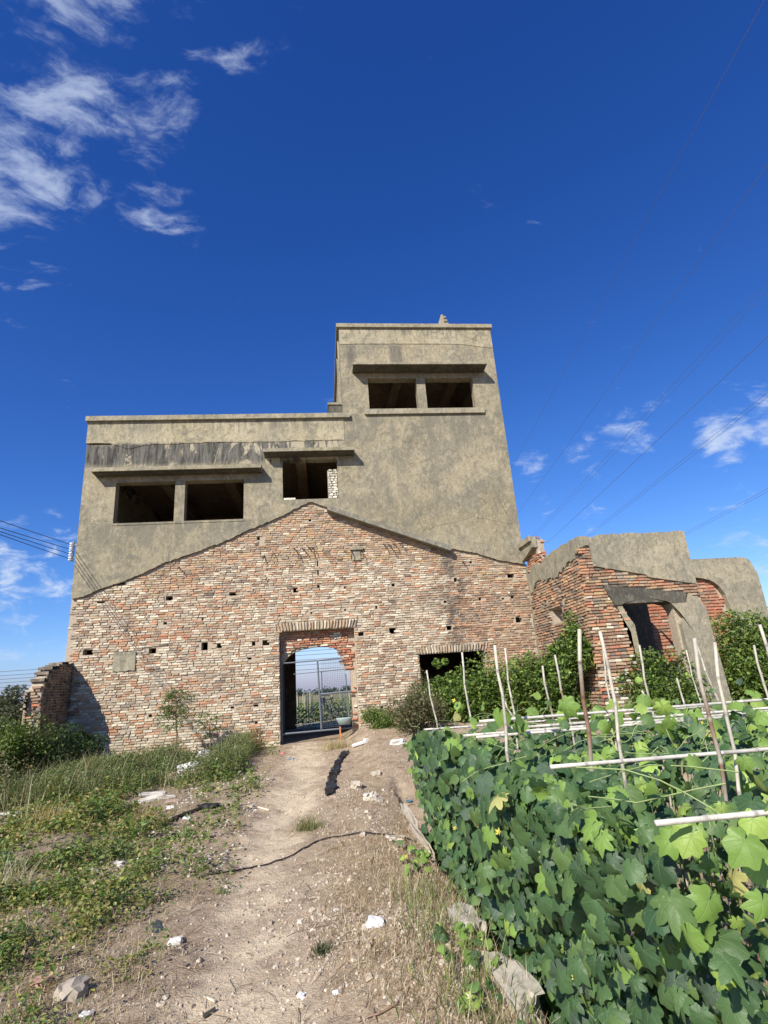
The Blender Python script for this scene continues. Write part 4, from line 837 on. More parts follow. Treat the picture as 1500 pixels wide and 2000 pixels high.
xl = r3.uniform(-8.5, -3.9, 1500); yl = r3.uniform(-5.4, -1.6, 1500); kl = (fbm(xl*1.3, yl*1.3, 88) > .47) & clear(xl, yl); P = np.stack([xl, yl, height(xl, yl)], -1)[kl]; blades(S, P, .55, .008, STR[:3]+[(.45, .40, .24)], r3, .75)
S.build('tall_grass', M_leaf, None, kind='stuff', label='knee-high grass and weeds along the foot of the brick wall', category='grass')
# dry straw
S = Soup(); x, y = scatter(260000, -4.2, 1.25, -12.2, -.2, r3); fx = fbm(x*2.2, y*2.2, 43)
d = 1.6*sm(-.3, .3, x+.7*(fx-.5))*(.35+.65*sm(-3, -7, y))+1.0*sm(-.7, -1.2, x); d = d*(1-.8*pmask(x, y))*sm(.25, .55, fx); k = r3.random(len(x)) < d*np.clip(22/((x**2+(y+14)**2)+4), .1, 1)*.8; x, y = x[k], y[k]
P = np.stack([x, y, height(x, y)+.004], -1); blades(S, P, .062, .0030, STR, r3, 1.5); print('straw', len(x))
S.build('dry_straw', M_dry, None, kind='stuff', label='dry straw litter lying on the bare soil', category='straw')
S = Soup(); x = r3.normal(.66, .16, 1700); y = r3.uniform(-11.3, -9.2, 1700); P = np.stack([x, y, height(x, y)], -1); k = r3.random(1700) < .7; k2 = k & (fbm(x*5, y*5, 3) > .45); blades(S, P[k2], .17, .0028, STR[:3], r3, .75); blades(S, P[~k], .15, .006, G1, r3, .5)
S.build('dry_grass', M_dry, None, kind='stuff', label='standing dry grass beside the kerb of the vine plot', category='grass')
S = Soup(); x, y = scatter(5200, -3.4, 1.2, -12, -.3, r3); k = r3.random(len(x)) < np.clip(16/((x**2+(y+14)**2)+4), .1, 1)*(1-.6*pmask(x, y)); x, y = x[k], y[k]
for a_, b_ in zip(x, y):
    l = r3.uniform(.03, .16); w = r3.uniform(0, 6.28); p0 = np.array([a_, b_, float(height(a_, b_))+.006]); a1, b1 = a_+l*math.cos(w), b_+l*math.sin(w); p1 = np.array([a1, b1, float(height(a1, b1))+.008+.02*r3.random()])
    tube(S, [p0, (p0+p1)/2+np.array([0, 0, .006])+r3.normal(0, .004, 3), p1], r3.uniform(.001, .0026), [(.16, .11, .07), (.5, .42, .3), (.09, .06, .04), (.34, .25, .16)][r3.integers(0, 4)], 3)
S.build('twigs', M_twig, None, kind='stuff', label='dead twigs and stalks littering the dirt', category='twigs')
# gravel
def rock_v(r, n=1):
    v = []; 
    base = np.array([(-1, -1, -1), (1, -1, -1), (1, 1, -1), (-1, 1, -1), (-1, -1, 1), (1, -1, 1), (1, 1, 1), (-1, 1, 1)])*.5
    b = base*r.uniform(.75, 1.1, (8, 3)); b[4:, :2] *= r.uniform(.5, .9, (4, 1)); return b
RF_ = np.array([(0, 3, 2, 1), (4, 5, 6, 7), (0, 1, 5, 4), (1, 2, 6, 5), (2, 3, 7, 6), (3, 0, 4, 7)])
S = Soup(); x, y = scatter(95000, -2.6, 1.3, -12, .1, r3); fx = fbm(x*1.7, y*1.7, 91); d = (.25+.75*sm(.42, .62, fx))*(.35+.65*np.exp(-((x-.05)/.6)**2))*(1-.3*pmask(x, y)); k = r3.random(len(x)) < d*np.clip(24/((x**2+(y+14)**2)+4), .18, 1)*.8; x, y = x[k], y[k]
sz = .008*np.exp(r3.normal(0, .55, len(x)))+.003; P = np.stack([x, y, height(x, y)+sz*.15], -1); c = np.array([(.50, .42, .32), (.56, .49, .39), (.38, .31, .23), (.42, .33, .25)])[r3.integers(0, 4, len(x))]*r3.uniform(.8, 1.15, (len(x), 1))
for v in range(5):
    kk = np.arange(len(x)) % 5 == v; S.inst(rock_v(r3), RF_, rand_rot(kk.sum(), .5, r3)*sz[kk][:, None, None]*np.array([1.2, 1, .7]), P[kk], c[kk])
print('gravel', len(x)); x, y = scatter(900, -2.4, -.9, -8.5, -2.5, r3); sz = r3.uniform(.008, .03, 900); P = np.stack([x, y, height(x, y)], -1); kk = fbm(x*2, y*2, 4) > .5; S.inst(rock_v(r3), RF_, rand_rot(kk.sum(), .5, r3)*sz[kk][:, None, None]*np.array([1.2, 1, .6]), P[kk], np.tile([(.62, .58, .5)], (kk.sum(), 1)))
S.build('gravel', M_col, None, kind='stuff', label='scattered gravel and crumbs of mortar on the dirt track', category='gravel')
# single stones, scraps and bags
def rock(name, label, cat, px_, py_, s, c, seed, flat_=.6, m_=None, sub=2, noise_=.22, stretch=(1, 1), rz=0., group=None, z_off=0., at=None):
    r = np.random.default_rng(seed); p = gnd(px_, py_) if at is None else np.array(at, float); import bmesh
    bm = bmesh.new(); bmesh.ops.create_cube(bm, size=1.); bmesh.ops.subdivide_edges(bm, edges=bm.edges, cuts=sub+1, use_grid_fill=True)
    for v in bm.verts:
        co = v.co.copy(); u = co.normalized()*.55; co = co.lerp(u, .45); nz = mnoise.noise_vector(co*2.2+Vector((seed*3.1, seed, 0)))*noise_+mnoise.noise_vector(co*6+Vector((seed, 0, 0)))*noise_*.35; co += nz
        v.co = Vector((co.x*s*stretch[0], co.y*s*stretch[1], co.z*s*flat_))
    me = bpy.data.meshes.new(name); bm.to_mesh(me); bm.free()
    ca = me.color_attributes.new('Col', 'FLOAT_COLOR', 'POINT'); ca.data.foreach_set('color', np.tile(np.array(list(c)+[1.], np.float32), len(me.vertices))); me.materials.append(m_ or M_col)
    o = bpy.data.objects.new(name, me); C.objects.link(o); o.location = (p[0], p[1], p[2]+s*flat_*.22+z_off); o.rotation_euler = (r.uniform(-.15, .15), r.uniform(-.15, .15), rz); o['label'] = label; o['category'] = cat
    if group: o['group'] = group
    return o
T1 = (.50, .43, .33); T2 = (.62, .56, .46)
rock('stone', 'angular tan stone half in weeds at the lower left', 'stone', 137, 1955, .13, (.42, .36, .28), 1, .8, noise_=.32)
rock('brick_fragment', 'pinkish brick fragment in weeds left of the angular stone', 'brick', 80, 1925, .10, (.45, .27, .19), 2, .5)
rock('plaster_lump', 'white plaster lump among green weeds at the lower left', 'rubble', 343, 1843, .085, (.80, .78, .74), 3, .6)
rock('stone', 'knobbly tan stone right of the black netting strip', 'stone', 697, 1540, .15, T1, 4, .8, noise_=.35); rock('stone', 'pale lumpy stone, lowest of the cluster right of the netting', 'stone', 723, 1562, .14, T2, 5, .8, noise_=.35)
rock('stone', 'rounded tan stone, uppermost of the cluster right of the netting', 'stone', 735, 1515, .13, T1, 6, .7, noise_=.3); rock('stone', 'smaller grey stone touching the pale lumpy stone', 'stone', 741, 1565, .09, (.4, .36, .3), 7, .7)
rock('plaster_lump', 'bright white foam lump on the dry straw at lower centre', 'rubble', 733, 1806, .10, (.85, .85, .84), 8, .55, M_plast)
rock('stone', 'small whitish stone sitting on the hose bend', 'stone', 709, 1632, .055, T2, 9, .7)
rock('rubble_chunk', 'white mortar rubble at the mound crest right of the doorway', 'rubble', 775, 1453, .20, (.66, .63, .56), 10, .5, stretch=(1.3, .8)); rock('rubble_chunk', 'pale mortar rubble next to the short white pipe', 'rubble', 716, 1447, .14, (.62, .58, .5), 11, .5)
rock('rubble_chunk', 'crumbled mortar lump beneath the hose end', 'rubble', 770, 1640, .12, (.55, .49, .4), 12, .4, stretch=(1.4, 1), noise_=.4)
for i, (a_, b_, s_, c_, lb) in enumerate(((590, 1945, .045, (.82, .82, .80), 'white paper scrap at the bottom centre'), (655, 1940, .03, (.8, .8, .78), 'tiny white chip right of the bottom paper scrap'), (657, 1778, .03, (.8, .78, .74), 'small white chip above left of the foam lump'), (333, 1577, .09, (.80, .79, .76), 'white broken slab piece below the plaster slabs'),
                                     (365, 1600, .09, (.72, .74, .74), 'white plastic scrap by the black rag'), (232, 1688, .09, (.72, .68, .6), 'cream plaster piece in the yellow-green weeds'), (168, 1983, .05, (.75, .73, .68), 'white chip near the lower left corner'), (48, 1766, .06, (.75, .75, .73), 'white rag caught in the left weeds'), (358, 1516, .12, (.74, .78, .8), 'crumpled bluish white plastic below the long sack'), (313, 1963, .035, (.55, .48, .38), 'small round stone on the path left edge near the bottom'), (496, 1492, .05, (.75, .74, .7), 'white chip beside the red-brown weed'))):
    rock('litter_scrap', lb, 'litter', a_, b_, s_, c_, 30+i, .4, M_plast, 1, .4)
rock('litter_scrap', 'faded blue plastic scrap near the doorway foot', 'litter', 570, 1483, .08, (.15, .35, .5), 51, .3, M_plast, 1, .4); rock('litter_scrap', 'pinkish red plastic scrap near the doorway foot', 'litter', 551, 1472, .10, (.6, .22, .2), 52, .3, M_plast, 1, .4)
rock('litter_scrap', 'blue-grey plastic scrap on the bank left of the vines', 'litter', 800, 1569, .08, (.12, .25, .33), 53, .4, M_plast, 1, .4); rock('plastic_bag', 'black crumpled plastic bag at the far foot of the vines', 'bag', 846, 1562, .15, (.015, .015, .02), 54, .9, M_plast, 2, .4)
rock('plastic_bag', 'black crumpled rag on the track edge beside the dark board', 'bag', 408, 1578, .17, (.02, .02, .025), 55, .4, M_plast, 2, .4, (1.4, .7)); rock('litter_scrap', 'flat black plastic scrap in the lower left weeds', 'litter', 305, 1812, .11, (.05, .06, .07), 56, .12, M_plast, 2, .3, (.7, 1.3), .5)
rock('sack', 'long white sack lying in the weeds, its front lobe', 'sack', 372, 1507, .38, (.78, .77, .73), 57, .5, M_plast, 3, .22, (1.2, .7), .6); rock('sack', 'crumpled white sack behind the long one', 'sack', 408, 1478, .34, (.80, .79, .76), 58, .5, M_plast, 3, .25, (1.2, .6), .7)
for i, (a_, b_, rz_) in enumerate(((300, 1552, .3), (318, 1560, .1), (296, 1562, .5), (15, 1592, .1), (338, 1566, -.2))):
    rock('plaster_slab', ['upper pale plaster slab left of the track', 'right-hand pale plaster slab of the small pile', 'lowest pale plaster slab of the small pile', 'pale flat slab at the left picture edge', 'brownish slab end of the small pile'][i], 'rubble', a_, b_, .26 if i < 4 else .16, (.66, .60, .5) if i < 4 else (.4, .3, .22), 70+i, .22, None, 1, .16, (1.4, .7), rz_)
def stick(name, label, cat, pts, r_, c, m_=M_wood, lift=.01, group=None, n=6):
    P = [gnd(*p)+np.array([0, 0, lift]) for p in pts]; S = Soup(); 
    if len(P) > 3:
        Q = []
        for i in range(len(P)-1):
            for t in (0, .33, .66): p = P[i]*(1-t)+P[i+1]*t; p[2] = float(height(p[0], p[1]))+lift; Q.append(p)
        P = Q+[P[-1]]
    tube(S, P, r_, c, n); S.build(name, m_, None, n > 6, label=label, category=cat, **({'group': group} if group else {}))
hp = [(30, 870), (110, 860), (200, 845), (300, 820), (420, 790), (520, 755), (600, 710), (660, 675), (750, 650), (860, 635), (950, 625), (1050, 635), (1150, 655), (1240, 680)]
stick('hose', 'thin black hose curving across the dirt track', 'hose', [(400+a/3, 1420+b/3) for a, b in hp], .0065, (.03, .035, .04), M_cable, .012, n=7)
stick('pipe', 'short white plastic pipe lying right of the doorway', 'pipe', [(690, 1461), (716, 1453)], .035, (.75, .74, .7), M_plast, .04)
stick('board', 'dark narrow board along the left edge of the track', 'board', [(322, 1610), (350, 1597), (395, 1580)], .022, (.05, .04, .035), M_wood, .02)
stick('stick', 'pale stick on the left of the dirt track', 'stick', [(504, 1578), (526, 1584)], .012, (.7, .64, .5)); stick('stick', 'short pale twig near the bottom of the path', 'stick', [(398, 1950), (421, 1961)], .006, (.7, .62, .45)); stick('stick', 'dark grey stick end at the bottom left of the path', 'stick', [(398, 1990), (420, 1976)], .012, (.06, .06, .05))
stick('stick', 'long thin twig lying on the straw at the bottom centre', 'stick', [(700, 2000), (740, 1985), (775, 1965), (800, 1930)], .004, (.28, .18, .12)); stick('stick', 'thin dry stalk standing in the weeds at left', 'stick', [(108, 1740), (122, 1690)], .006, (.6, .52, .36), M_wood, .06)
# netting strip
S = Soup(); pts = [(677, 1470), (663, 1487), (653, 1507), (647, 1533), (645, 1557)]; Q = []
for i in range(len(pts)-1):
    for t in np.linspace(0, 1, 8, endpoint=False): Q.append(gnd(pts[i][0]*(1-t)+pts[i+1][0]*t, pts[i][1]*(1-t)+pts[i+1][1]*t))
v = []; 
for i, p in enumerate(Q):
    for k, o_ in enumerate((-.07, -.03, .015, .06)): xx_ = p[0]+o_+.015*r3.normal(); v.append((xx_, p[1]+.01*r3.normal(), float(height(xx_, p[1]))+.015+.035*r3.random()))
S.add(v, [(i*4+k, i*4+k+1, i*4+k+5, i*4+k+4) for i in range(len(Q)-1) for k in range(3)]); S.build('netting_strip', M_black, None, label='crumpled black netting strip running down from the doorway', category='netting')
# grass tufts
def tuft(label, px_, py_, n, h, pal, seed, spread=.07):
    p = gnd(px_, py_); r = np.random.default_rng(seed); S = Soup(); a = r.normal(0, spread, (n, 2)); P = np.concatenate([a, np.zeros((n, 1))-.01], 1); blades(S, P, h, .006, pal, r, .5); o = S.build('grass_tuft', M_leaf, None, label=label, category='grass tuft'); o.location = p
tuft('round yellow-green grass tuft alone on the bare track', 603, 1622, 260, .17, [(.22, .22, .08), (.30, .27, .11), (.15, .17, .06)], 1, .08); tuft('straw-coloured grass tuft at the threshold of the doorway', 655, 1462, 260, .22, [(.5, .38, .18), (.42, .32, .15), (.25, .24, .09)], 2, .18)
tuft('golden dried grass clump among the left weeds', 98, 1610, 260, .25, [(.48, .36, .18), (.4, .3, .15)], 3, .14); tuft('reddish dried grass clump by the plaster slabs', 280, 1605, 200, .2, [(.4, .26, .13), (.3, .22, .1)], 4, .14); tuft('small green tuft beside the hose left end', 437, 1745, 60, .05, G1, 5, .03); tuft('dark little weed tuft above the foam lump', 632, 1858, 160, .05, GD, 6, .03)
tuft('bleached straw clump at the left picture edge', 25, 1740, 160, .3, [(.6, .52, .36), (.5, .42, .28)], 7, .1)
# kerb of the vine plot
for i, (x_, y_, L_, c_) in enumerate(((.86, -10.75, .55, 'nearest broken concrete kerb block at the lower centre-right'), (.82, -10.0, .42, 'weathered concrete kerb lump half under the vine leaves'), (.88, -7.9, .9, 'long concrete kerb edge where the track meets the vine plot'), (.9, -6.95, .7, 'far end of the concrete kerb beside the vine foot'))):
    rock('concrete_kerb', c_, 'kerb', 0, 0, .22, (.47, .43, .35) if i < 2 else (.45, .39, .30), 90+i, .75, None, 3, .17, (.75 if i < 2 else .35, L_/.22), .06, at=(x_, y_, float(height(.8, y_))-.06-(0.02 if i > 1 else 0)))
# ---------------------------------------------------------------- bamboo trellis
BC = (.56, .51, .41); BB = (.24, .14, .09)
def culm(p0, p1, r_, c, label, horiz, brown=False):
    r_ = r_*(.56 if horiz else .58)
    t = thing('bamboo_pole', label, 'bamboo pole', tuple(p0), 'horizontal rails of the gourd trellis' if horiz else 'upright stakes of the gourd trellis'); L = np.linalg.norm(p1-p0); d = (p1-p0)/L; n = max(4, int(L/.13)); S = Soup(); pts = []; rad = []; cc = []
    for i in range(n+1):
        b = d*L*i/n; bow = np.array([0, 0, -.015*math.sin(math.pi*i/n)]) if horiz else np.array([.008*math.sin(i*1.7), 0, 0])
        if i > 0 and i < n: pts += [b+bow-d*.012, b+bow, b+bow+d*.012]; rad += [r_, r_*1.22, r_]
        else: pts.append(b+bow); rad.append(r_)
    tube(S, pts, rad, c, 8); V = S.c[-1].copy()
    for j in range(len(pts)):
        q_ = random.uniform(.75, 1.15); V[j*8:(j+1)*8] *= q_
        if rad[j] > r_*1.1: V[j*8:(j+1)*8] *= .6
    if brown:
        for j in range(len(pts)):
            if random.random() < .45: V[j*8:(j+1)*8] = np.array(BC)*random.uniform(.5, .9)
        k_ = int(len(pts)*.93)*8; V[k_:] = np.array(BC)*.9
    S.c[-1] = V; S.build('culm', M_wood, t, True); return t
VP_ = [(832, 1309, 846, 1381, -8., .014, 'short far left stake at the corner of the trellis'), (901, 1274, 919, 1414, -9., .014, 'slim pale stake in front of the dark lower window'), (968, 1260, 998, 1514, -11., .014, 'left stake of the close pair at the trellis left side'), (985, 1266, 1007, 1421, -9.2, .014, 'right stake of the close pair at the trellis left side'),
       (1059, 1300, 1085, 1435, -9.5, .014, 'short stake midway between the close pair and the thick brown pole'), (1082, 1279, 1122, 1452, -9.7, .014, 'leaning thin stake just left of the thick brown pole'), (1129, 1229, 1160, 1570, -11.6, .0155, 'thick brown-mottled pole below the annex corner'), (1175, 1233, 1238, 1613, -11.8, .0115, 'long pale stake right of the thick mottled pole'), (1176, 1268, 1196, 1400, -9.4, .012, 'shorter stake crossing behind the long pale one'),
       (1247, 1260, 1283, 1438, -9.8, .014, 'pale stake in front of the annex doorway left side'), (1323, 1324, 1335, 1375, -8., .017, 'stubby stake in front of the annex doorway'), (1339, 1270, 1360, 1345, -8.5, .012, 'thin far stake by the annex pillar'), (1355, 1247, 1440, 1670, -12.1, .0115, 'dark reddish-brown pole in the nearest row'), (1358, 1255, 1392, 1344, -9., .014, 'pale stake beside the top of the reddish pole'), (1395, 1255, 1452, 1594, -11.9, .0115, 'pale knotty stake in front of the annex pillar base'),
       (1472, 1260, 1502, 1373, -10., .014, 'tan stake near the right picture edge'), (1482, 1220, 1520, 1330, -10.6, .017, 'slanting pale stake cut by the right picture edge')]
for px0, py0, px1, py1, yy, r_, lb in VP_:
    t_ = onY(px0, py0, yy); b_ = onY(px1, py1, yy); d = (b_-t_)/(b_[2]-t_[2]); zb = b_[2]-.3
    while zb > -.42 and (t_+d*(zb-.05-t_[2]))[0] > .80+.22*float(sm(1.1, -.3, zb))+.16: zb -= .05
    b2 = t_+d*(zb-t_[2]); br = 'brown' in lb; culm(b2, t_, r_, BB if br else BC, lb, False, br)
HR = [((1280, 1608), 1.14, 4.2, .0, 'nearest horizontal rail crossing the lower right leaves'), ((1075, 1498), 1.19, 4.5, .0, 'long second rail behind the reddish pole'), ((930, 1440), 1.20, 4.8, .035, 'third rail from the front with its bare end among leaves'), ((905, 1437), 1.18, 4.6, .03, 'fourth rail from the front'), ((936, 1409), 1.27, 5., .03, 'high far rail in front of the bushes'), ((991, 1423), 1.22, 5., .03, 'low far rail below the high one'), ((828, 1425), 1.13, 3., .02, 'short weathered rail at the far left corner of the trellis')]
for i, (p0, z, L_, sl_, lb) in enumerate(HR):
    a = onZ(*p0, z); b = a+np.array([L_, .02+sl_*6, 0]); culm(a, b, .0125 if i < 2 else .014, (.66, .62, .54), lb, True)
a = onY(986, 1370, -9.3); b = onY(1012, 1420, -9.3); culm(b, a, .012, BC, 'short diagonal stub between the left pair of stakes', False); a = onY(1253, 1349, -8.6); b = onY(1284, 1383, -8.6); culm(b, a, .014, BC, 'short diagonal brace before the annex doorway', False)
# ---------------------------------------------------------------- gourd vines
def vine_leaf(r, hi):
    nA = 32 if hi else 16; angs = np.linspace(-math.pi*.95, math.pi*.95, nA+1); out_ = []
    sp_ = math.radians(50); seedp = r.uniform(0, 9); dp = r.uniform(.14, .36); asym = r.uniform(-.12, .12)
    for a in angs:
        k = abs((a+sp_*8.5) % sp_-sp_/2)/(sp_/2); lobe = 1-dp+dp*(1-k)**1.3-dp*.35*max(0, k-.7)/.3; env = .74+.26*math.cos(a*.8); rr = lobe*env*(1+.03*math.sin(a*11+seedp)+.025*r.normal()); rr *= 1+asym*math.sin(a); out_.append((math.sin(a)*rr, math.cos(a)*rr))
    out_ = np.array(out_); v = [(0, 0, 0)]; f = []
    fold = r.uniform(-.8, 2.2); curl = r.uniform(.15, .65)
    def zf(x, y): 
        rr = math.hypot(x, y); a = math.atan2(x, y); return -curl*rr*rr*(1.3 if y > 0 else .6)-.22*abs(x)*fold+.10*math.sin(x*3+seedp)*rr+.022*math.cos(a*7.2)*rr*rr+.05*math.sin(a*2+seedp)*rr*rr
    if hi:
        for s_ in (.5, 1.):
            for x, y in out_: v.append((x*s_, y*s_, zf(x*s_, y*s_)+r.normal(0, .004)))
        m_ = nA+1; q_ = [(1+i, 1+i+1, 1+m_+i+1, 1+m_+i) for i in range(nA)]; tri = [(0, 1+i+1, 1+i) for i in range(nA)]
        return np.array(v), np.array(tri), np.array(q_)
    for x, y in out_: v.append((x, y, zf(x, y)))
    return np.array(v), np.array([(0, 1+i+1, 1+i) for i in range(nA)]), None
VG = np.array([(.062, .125, .045), (.090, .165, .055), (.045, .098, .038), (.12, .20, .058), (.085, .13, .080), (.20, .32, .065), (.30, .42, .085), (.42, .40, .15)])
r4 = np.random.default_rng(12)
HIV = [vine_leaf(r4, True) for _ in range(7)]; LOV = [vine_leaf(r4, False) for _ in range(7)]
def basis(nrm, droop, r):       # leaf plane: tip direction (local y) hangs down, local z = normal
    z = nrm/np.linalg.norm(nrm, axis=1)[:, None]; yv = droop-(droop*z).sum(1)[:, None]*z; yv /= (np.linalg.norm(yv, axis=1)[:, None]+1e-6); x_ = np.cross(yv, z); return np.stack([x_, yv, z], -1)
Pl, Nl, Sz, Ci = [], [], [], []
def topz(x, y): return 1.02+.26*(fbm(x*1.9, y*1.9, 33)-.45)-.25*sm(-9., -7.6, y)-.10*sm(-12, -12.8, y)+.09*sm(-11.2, -9.8, y)*sm(1.6, .9, x)
def facex(y, z): return .80+.22*sm(1.1, -.3, z)+.10*(fbm(y*2., z*2., 35)-.5)*2+.04*sm(-11, -13, y)
def addl(P, Nn, s, ci): Pl.append(P); Nl.append(Nn); Sz.append(s); Ci.append(ci)
def cidx(n, young): 
    c = r4.choice(5, n, p=[.26, .24, .2, .18, .12]); u = r4.random(n); return np.where(u < young, 5+(r4.random(n) < .25), np.where(u > .988, 7, c))
n = 4900; y = -13.35+5.7*r4.random(n)**1.1; z = r4.uniform(-.42, 1.12, n); x = facex(y, z)+r4.uniform(-.03, .20, n); kk = z < topz(x, y); x, y, z = x[kk], y[kk], z[kk]; n = len(x)
addl(np.stack([x, y, z], -1), np.stack([-np.ones(n), -.45+r4.normal(0, .35, n), .45+r4.normal(0, .4, n)], -1), r4.uniform(.045, .085, n), cidx(n, .07))
n = 700; y = r4.uniform(-13.3, -7.7, n); x = r4.uniform(.95, 1.5, n); z = r4.uniform(-.3, 1.0, n); addl(np.stack([x, y, z], -1), r4.normal(0, 1, (n, 3))+np.array([-.6, -.3, .6]), r4.uniform(.05, .09, n), cidx(n, .02))
n = 4600; y = r4.uniform(-13.2, -7.4, n); x = .82+6.2*r4.random(n)**1.15; dd = fbm(x*2.2, y*2.2, 37); kk = dd > .45-.12*(x < 1.4); x, y = x[kk], y[kk]; n = len(x); z = topz(x, y)-np.abs(r4.normal(0, .12, n))+.05*r4.random(n)
kk = ~((np.hypot(x-0, y+14) < 1.15)); x, y, z = x[kk], y[kk], z[kk]; n = len(x)
addl(np.stack([x, y, z], -1), np.stack([-.35+r4.normal(0, .4, n), -.35+r4.normal(0, .4, n), np.ones(n)], -1), r4.uniform(.05, .088, n), cidx(n, .22))
n = 1500; y = r4.uniform(-13, -7.4, n); x = r4.uniform(1.3, 6, n); z = r4.uniform(-.3, .85, n); addl(np.stack([x, y, z], -1), r4.normal(0, 1, (n, 3))+np.array([0, -.5, .8]), r4.uniform(.05, .085, n), cidx(n, .04))
n = 260; y = r4.choice([-12.8, -12.0, -10.9, -10.0], n)+r4.normal(0, .10, n); x = r4.uniform(.9, 4.5, n); z = 1.16+np.abs(r4.normal(0, .10, n)); addl(np.stack([x, y, z], -1), r4.normal(0, .6, (n, 3))+np.array([-.4, -.6, .6]), r4.uniform(.04, .075, n), cidx(n, .6))
n = 70; x = r4.uniform(.55, .9, n); y = r4.choice([-8.9, -8.6, -10.6, -10.3, -11.0], n)+r4.normal(0, .12, n); z = height(x, y)+.03+.06*r4.random(n); addl(np.stack([x, y, z], -1), np.stack([r4.normal(0, .3, n), r4.normal(-.3, .3, n), np.ones(n)], -1), r4.uniform(.035, .06, n), cidx(n, .6))
# the few big sunlit leaves near the camera, bottom right
for px_, py_, dep, s_, ci in ((1350, 1635, 1.35, .075, 6), (1310, 1640, 1.5, .07, 5), (1410, 1575, 1.4, .045, 6), (1455, 1640, 1.25, .07, 5), (1385, 1680, 1.4, .07, 3), (1470, 1600, 1.5, .06, 6), (1440, 1800, 1.3, .05, 6), (1385, 1760, 1.35, .075, 5), (1490, 1760, 1.2, .07, 5), (1305, 1900, 1.6, .06, 1), (1255, 1530, 2.2, .09, 5), (1250, 1690, 1.9, .08, 5), (1480, 1690, 1.3, .06, 6)):
    p = CAM+ray(px_, py_)*dep; addl(p[None], np.array([[-.3, -.9, .55]])+r4.normal(0, .2, (1, 3)), np.array([s_]), np.array([ci]))
P = np.concatenate(Pl); Nn = np.concatenate(Nl); sz = np.concatenate(Sz)*1.02*r4.uniform(.60, 1.12, len(P))*(1-.24*sm(-11.4, -12.6, P[:, 1])); ci = np.concatenate(Ci)
kk = np.linalg.norm(P-CAM, axis=1) > .95; P, Nn, sz, ci = P[kk], Nn[kk], sz[kk], ci[kk]
n = len(P); Nn = Nn+r4.normal(0, .22, Nn.shape); droop = np.stack([r4.normal(-.15, .5, n), r4.normal(-.1, .35, n), -np.ones(n)], -1); Bs = basis(Nn, droop, r4); fall = P[:, 2]
V_ = thing('gourd_vines', 'dense plot of large-leaved gourd vines hanging over the bamboo trellis', 'vine', (0.9, -10.5, -.4)); OV = np.array(V_.location)
px = np.array([proj(p) for p in P]); inn = (px[:, 0] > -10) & (px[:, 0] < 1510) & (px[:, 1] > 0) & (px[:, 1] < 2010)
facing = np.abs(((CAM-P)/np.linalg.norm(CAM-P, axis=1)[:, None]*Bs[:, :, 2]).sum(1)); deep = (P[:, 0] > facex(P[:, 1], P[:, 2])+.16) & (P[:, 2] < topz(P[:, 0], P[:, 1])-.18)
area = np.where(inn & ~deep, sz**2/px[:, 2]**2*facing, 0); order = np.argsort(-area); top = order[:300]; rest = order[300:]
vm_ = {}
for j in top:
    key = (int(ci[j]), int(j % 7))
    if key not in vm_:
        v, t3, q4 = HIV[key[1]]; S = Soup(); c = VG[key[0]]*r4.uniform(.85, 1.15); S.add(v, t3, c, v[:, :2]); S.n -= len(v); S.f[4].append(q4+S.n); S.n += len(v); vm_[key] = S.mesh('leaf', M_vine, True)
    o = bpy.data.objects.new('leaf', vm_[key]); C.objects.link(o); o.parent = V_; m_ = Bs[j]*sz[j]; p = P[j]-OV
    o.matrix_local = Matrix(((m_[0, 0], m_[0, 1], m_[0, 2], p[0]), (m_[1, 0], m_[1, 1], m_[1, 2], p[1]), (m_[2, 0], m_[2, 1], m_[2, 2], p[2]), (0, 0, 0, 1)))
S = Soup()
near = rest[np.linalg.norm(P[rest]-CAM, axis=1) < 3.2]; farr = rest[np.linalg.norm(P[rest]-CAM, axis=1) >= 3.2]
for k in range(7):
    a = near[near % 7 == k]; v, t3, q4 = HIV[k]; c = VG[ci[a]]*r4.uniform(.75, 1.2, (len(a), 1)); n0 = S.n; S.inst(v, t3, Bs[a]*sz[a][:, None, None], P[a]-OV, c, v[:, :2])
    if len(a): S.f[4].append((q4[None]+(np.arange(len(a))*len(v))[:, None, None]).reshape(-1, 4)+n0)
    a = farr[farr % 7 == k]; v, t3, _ = LOV[k]; c = VG[ci[a]]*r4.uniform(.75, 1.2, (len(a), 1)); S.inst(v, t3, Bs[a]*sz[a][:, None, None], P[a]-OV, c, v[:, :2])
S.build('foliage', M_vine, V_, True, kind='stuff'); print('vine leaves', n)
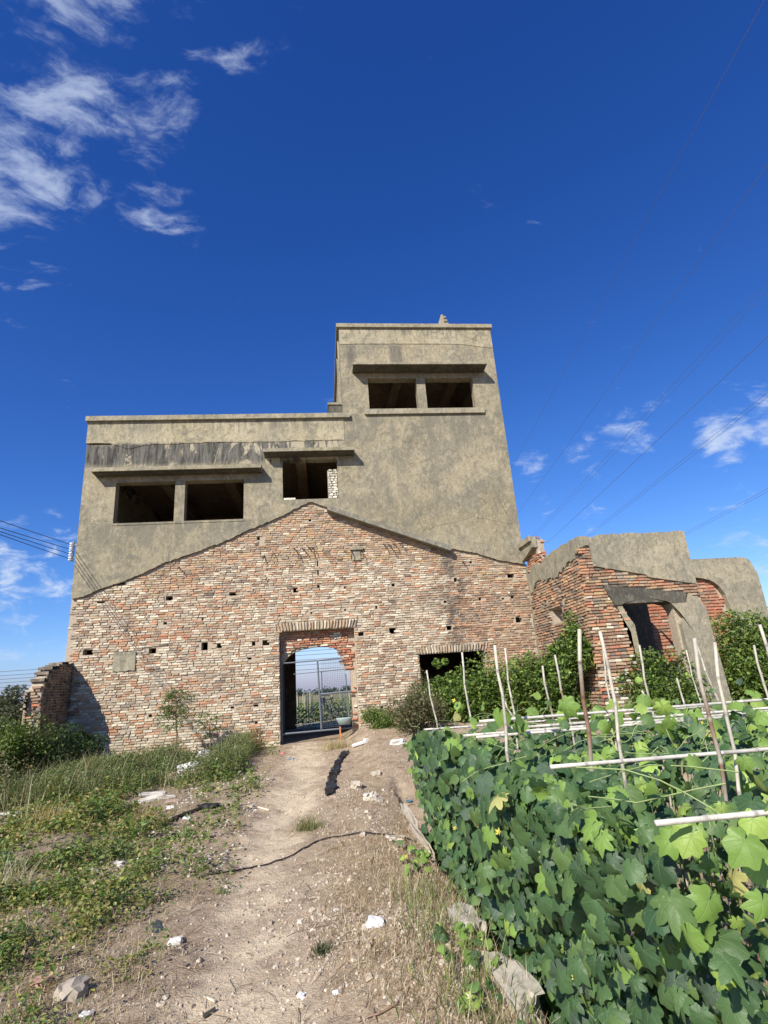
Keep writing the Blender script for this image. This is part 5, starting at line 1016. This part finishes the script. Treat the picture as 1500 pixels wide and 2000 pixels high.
# stems, tendrils, hanging gourds, dead leaves, flowers
S = Soup()
for i in range(150):
    y0 = r4.uniform(-12.3, -7.8); x0 = r4.uniform(1.15, 4.5); p = np.array([x0, y0, -.4]); pts = [p]
    for k in range(5): p = p+np.array([abs(r4.normal(0, .04)), r4.normal(0, .06), .26]); pts.append(p)
    tube(S, [a-OV for a in pts], .005, (.16, .20, .08), 4)
for i in range(200):
    p = np.array([r4.uniform(.85, 4.), r4.uniform(-12.9, -8.), 1.1]); pts = [p]; d = r4.normal(0, .026, 3); d[2] = abs(d[2])*.6
    for k in range(5): d = d+r4.normal(0, .018, 3); d[2] = min(d[2], .03); p = p+d; pts.append(p)
    if np.linalg.norm(pts[0]-CAM) > 1.5: tube(S, [a-OV for a in pts], .0022, (.30, .38, .15), 4)
S.build('stems', M_twig, V_, kind='stuff')
for px_, py_, dep, L_, dx in ((1051, 1545, 3.3, .22, .0), (1040, 1560, 3.35, .26, -.05), (1120, 1875, 2.4, .14, 0), (1440, 1480, 1.9, .12, .08), (1452, 1785, 1.22, .09, .10)):
    p = CAM+ray(px_, py_)*dep; S = Soup(); pts = [np.array([dx*(k/6), 0, -L_*k/6]) for k in range(7)]; tube(S, pts, [L_*.03, L_*.075, L_*.1, L_*.11, L_*.11, L_*.09, L_*.03], (.22, .28, .08), 9); o = S.build('gourd', M_leaf, V_, True); o.location = tuple(p-OV)
S = Soup()
fl = P[(~deep) & inn]; fl = fl[r4.integers(0, len(fl), 40)]
for p in fl:
    q_ = p+np.array([-.03, -.04, .03]); k = 5; a = np.linspace(0, 2*np.pi, 11)[:-1]; rr = np.where(np.arange(10) % 2 == 0, .018, .008); v = [(0, 0, 0)]+[(rr[i]*math.cos(a[i]), .008*(rr[i] > .01), rr[i]*math.sin(a[i])) for i in range(10)]
    S.add(np.array(v)+q_-OV, [(0, 1+i, 1+(i+1) % 10) for i in range(10)], (.72, .62, .12) if r4.random() < .6 else (.7, .66, .4))
S.build('flowers', M_dry, V_, kind='stuff')
# withered cream leaves
for px_, py_, dep, s_ in ((1000, 1575, 3.6, .085), (1036, 1632, 3.2, .06), (1084, 1640, 3.0, .06), (1310, 1850, 1.72, .075), (1120, 1770, 2.5, .06)):
    p = CAM+ray(px_, py_)*dep; v, t3, q4 = HIV[0]; S = Soup(); S.add(v, t3, (.62, .58, .30), v[:, :2]); S.n -= len(v); S.f[4].append(q4+S.n); S.n += len(v); o = S.build('leaf', M_vine, V_, True, label='withered cream-yellow leaf')
    m_ = basis(np.array([[-.5, -.8, .4]]), np.array([[.1, 0, -1.]]), r4)[0]*s_; q_ = p-OV; o.matrix_local = Matrix(((m_[0, 0], m_[0, 1], m_[0, 2], q_[0]), (m_[1, 0], m_[1, 1], m_[1, 2], q_[1]), (m_[2, 0], m_[2, 1], m_[2, 2], q_[2]), (0, 0, 0, 1)))
print('objects', len(bpy.data.objects))
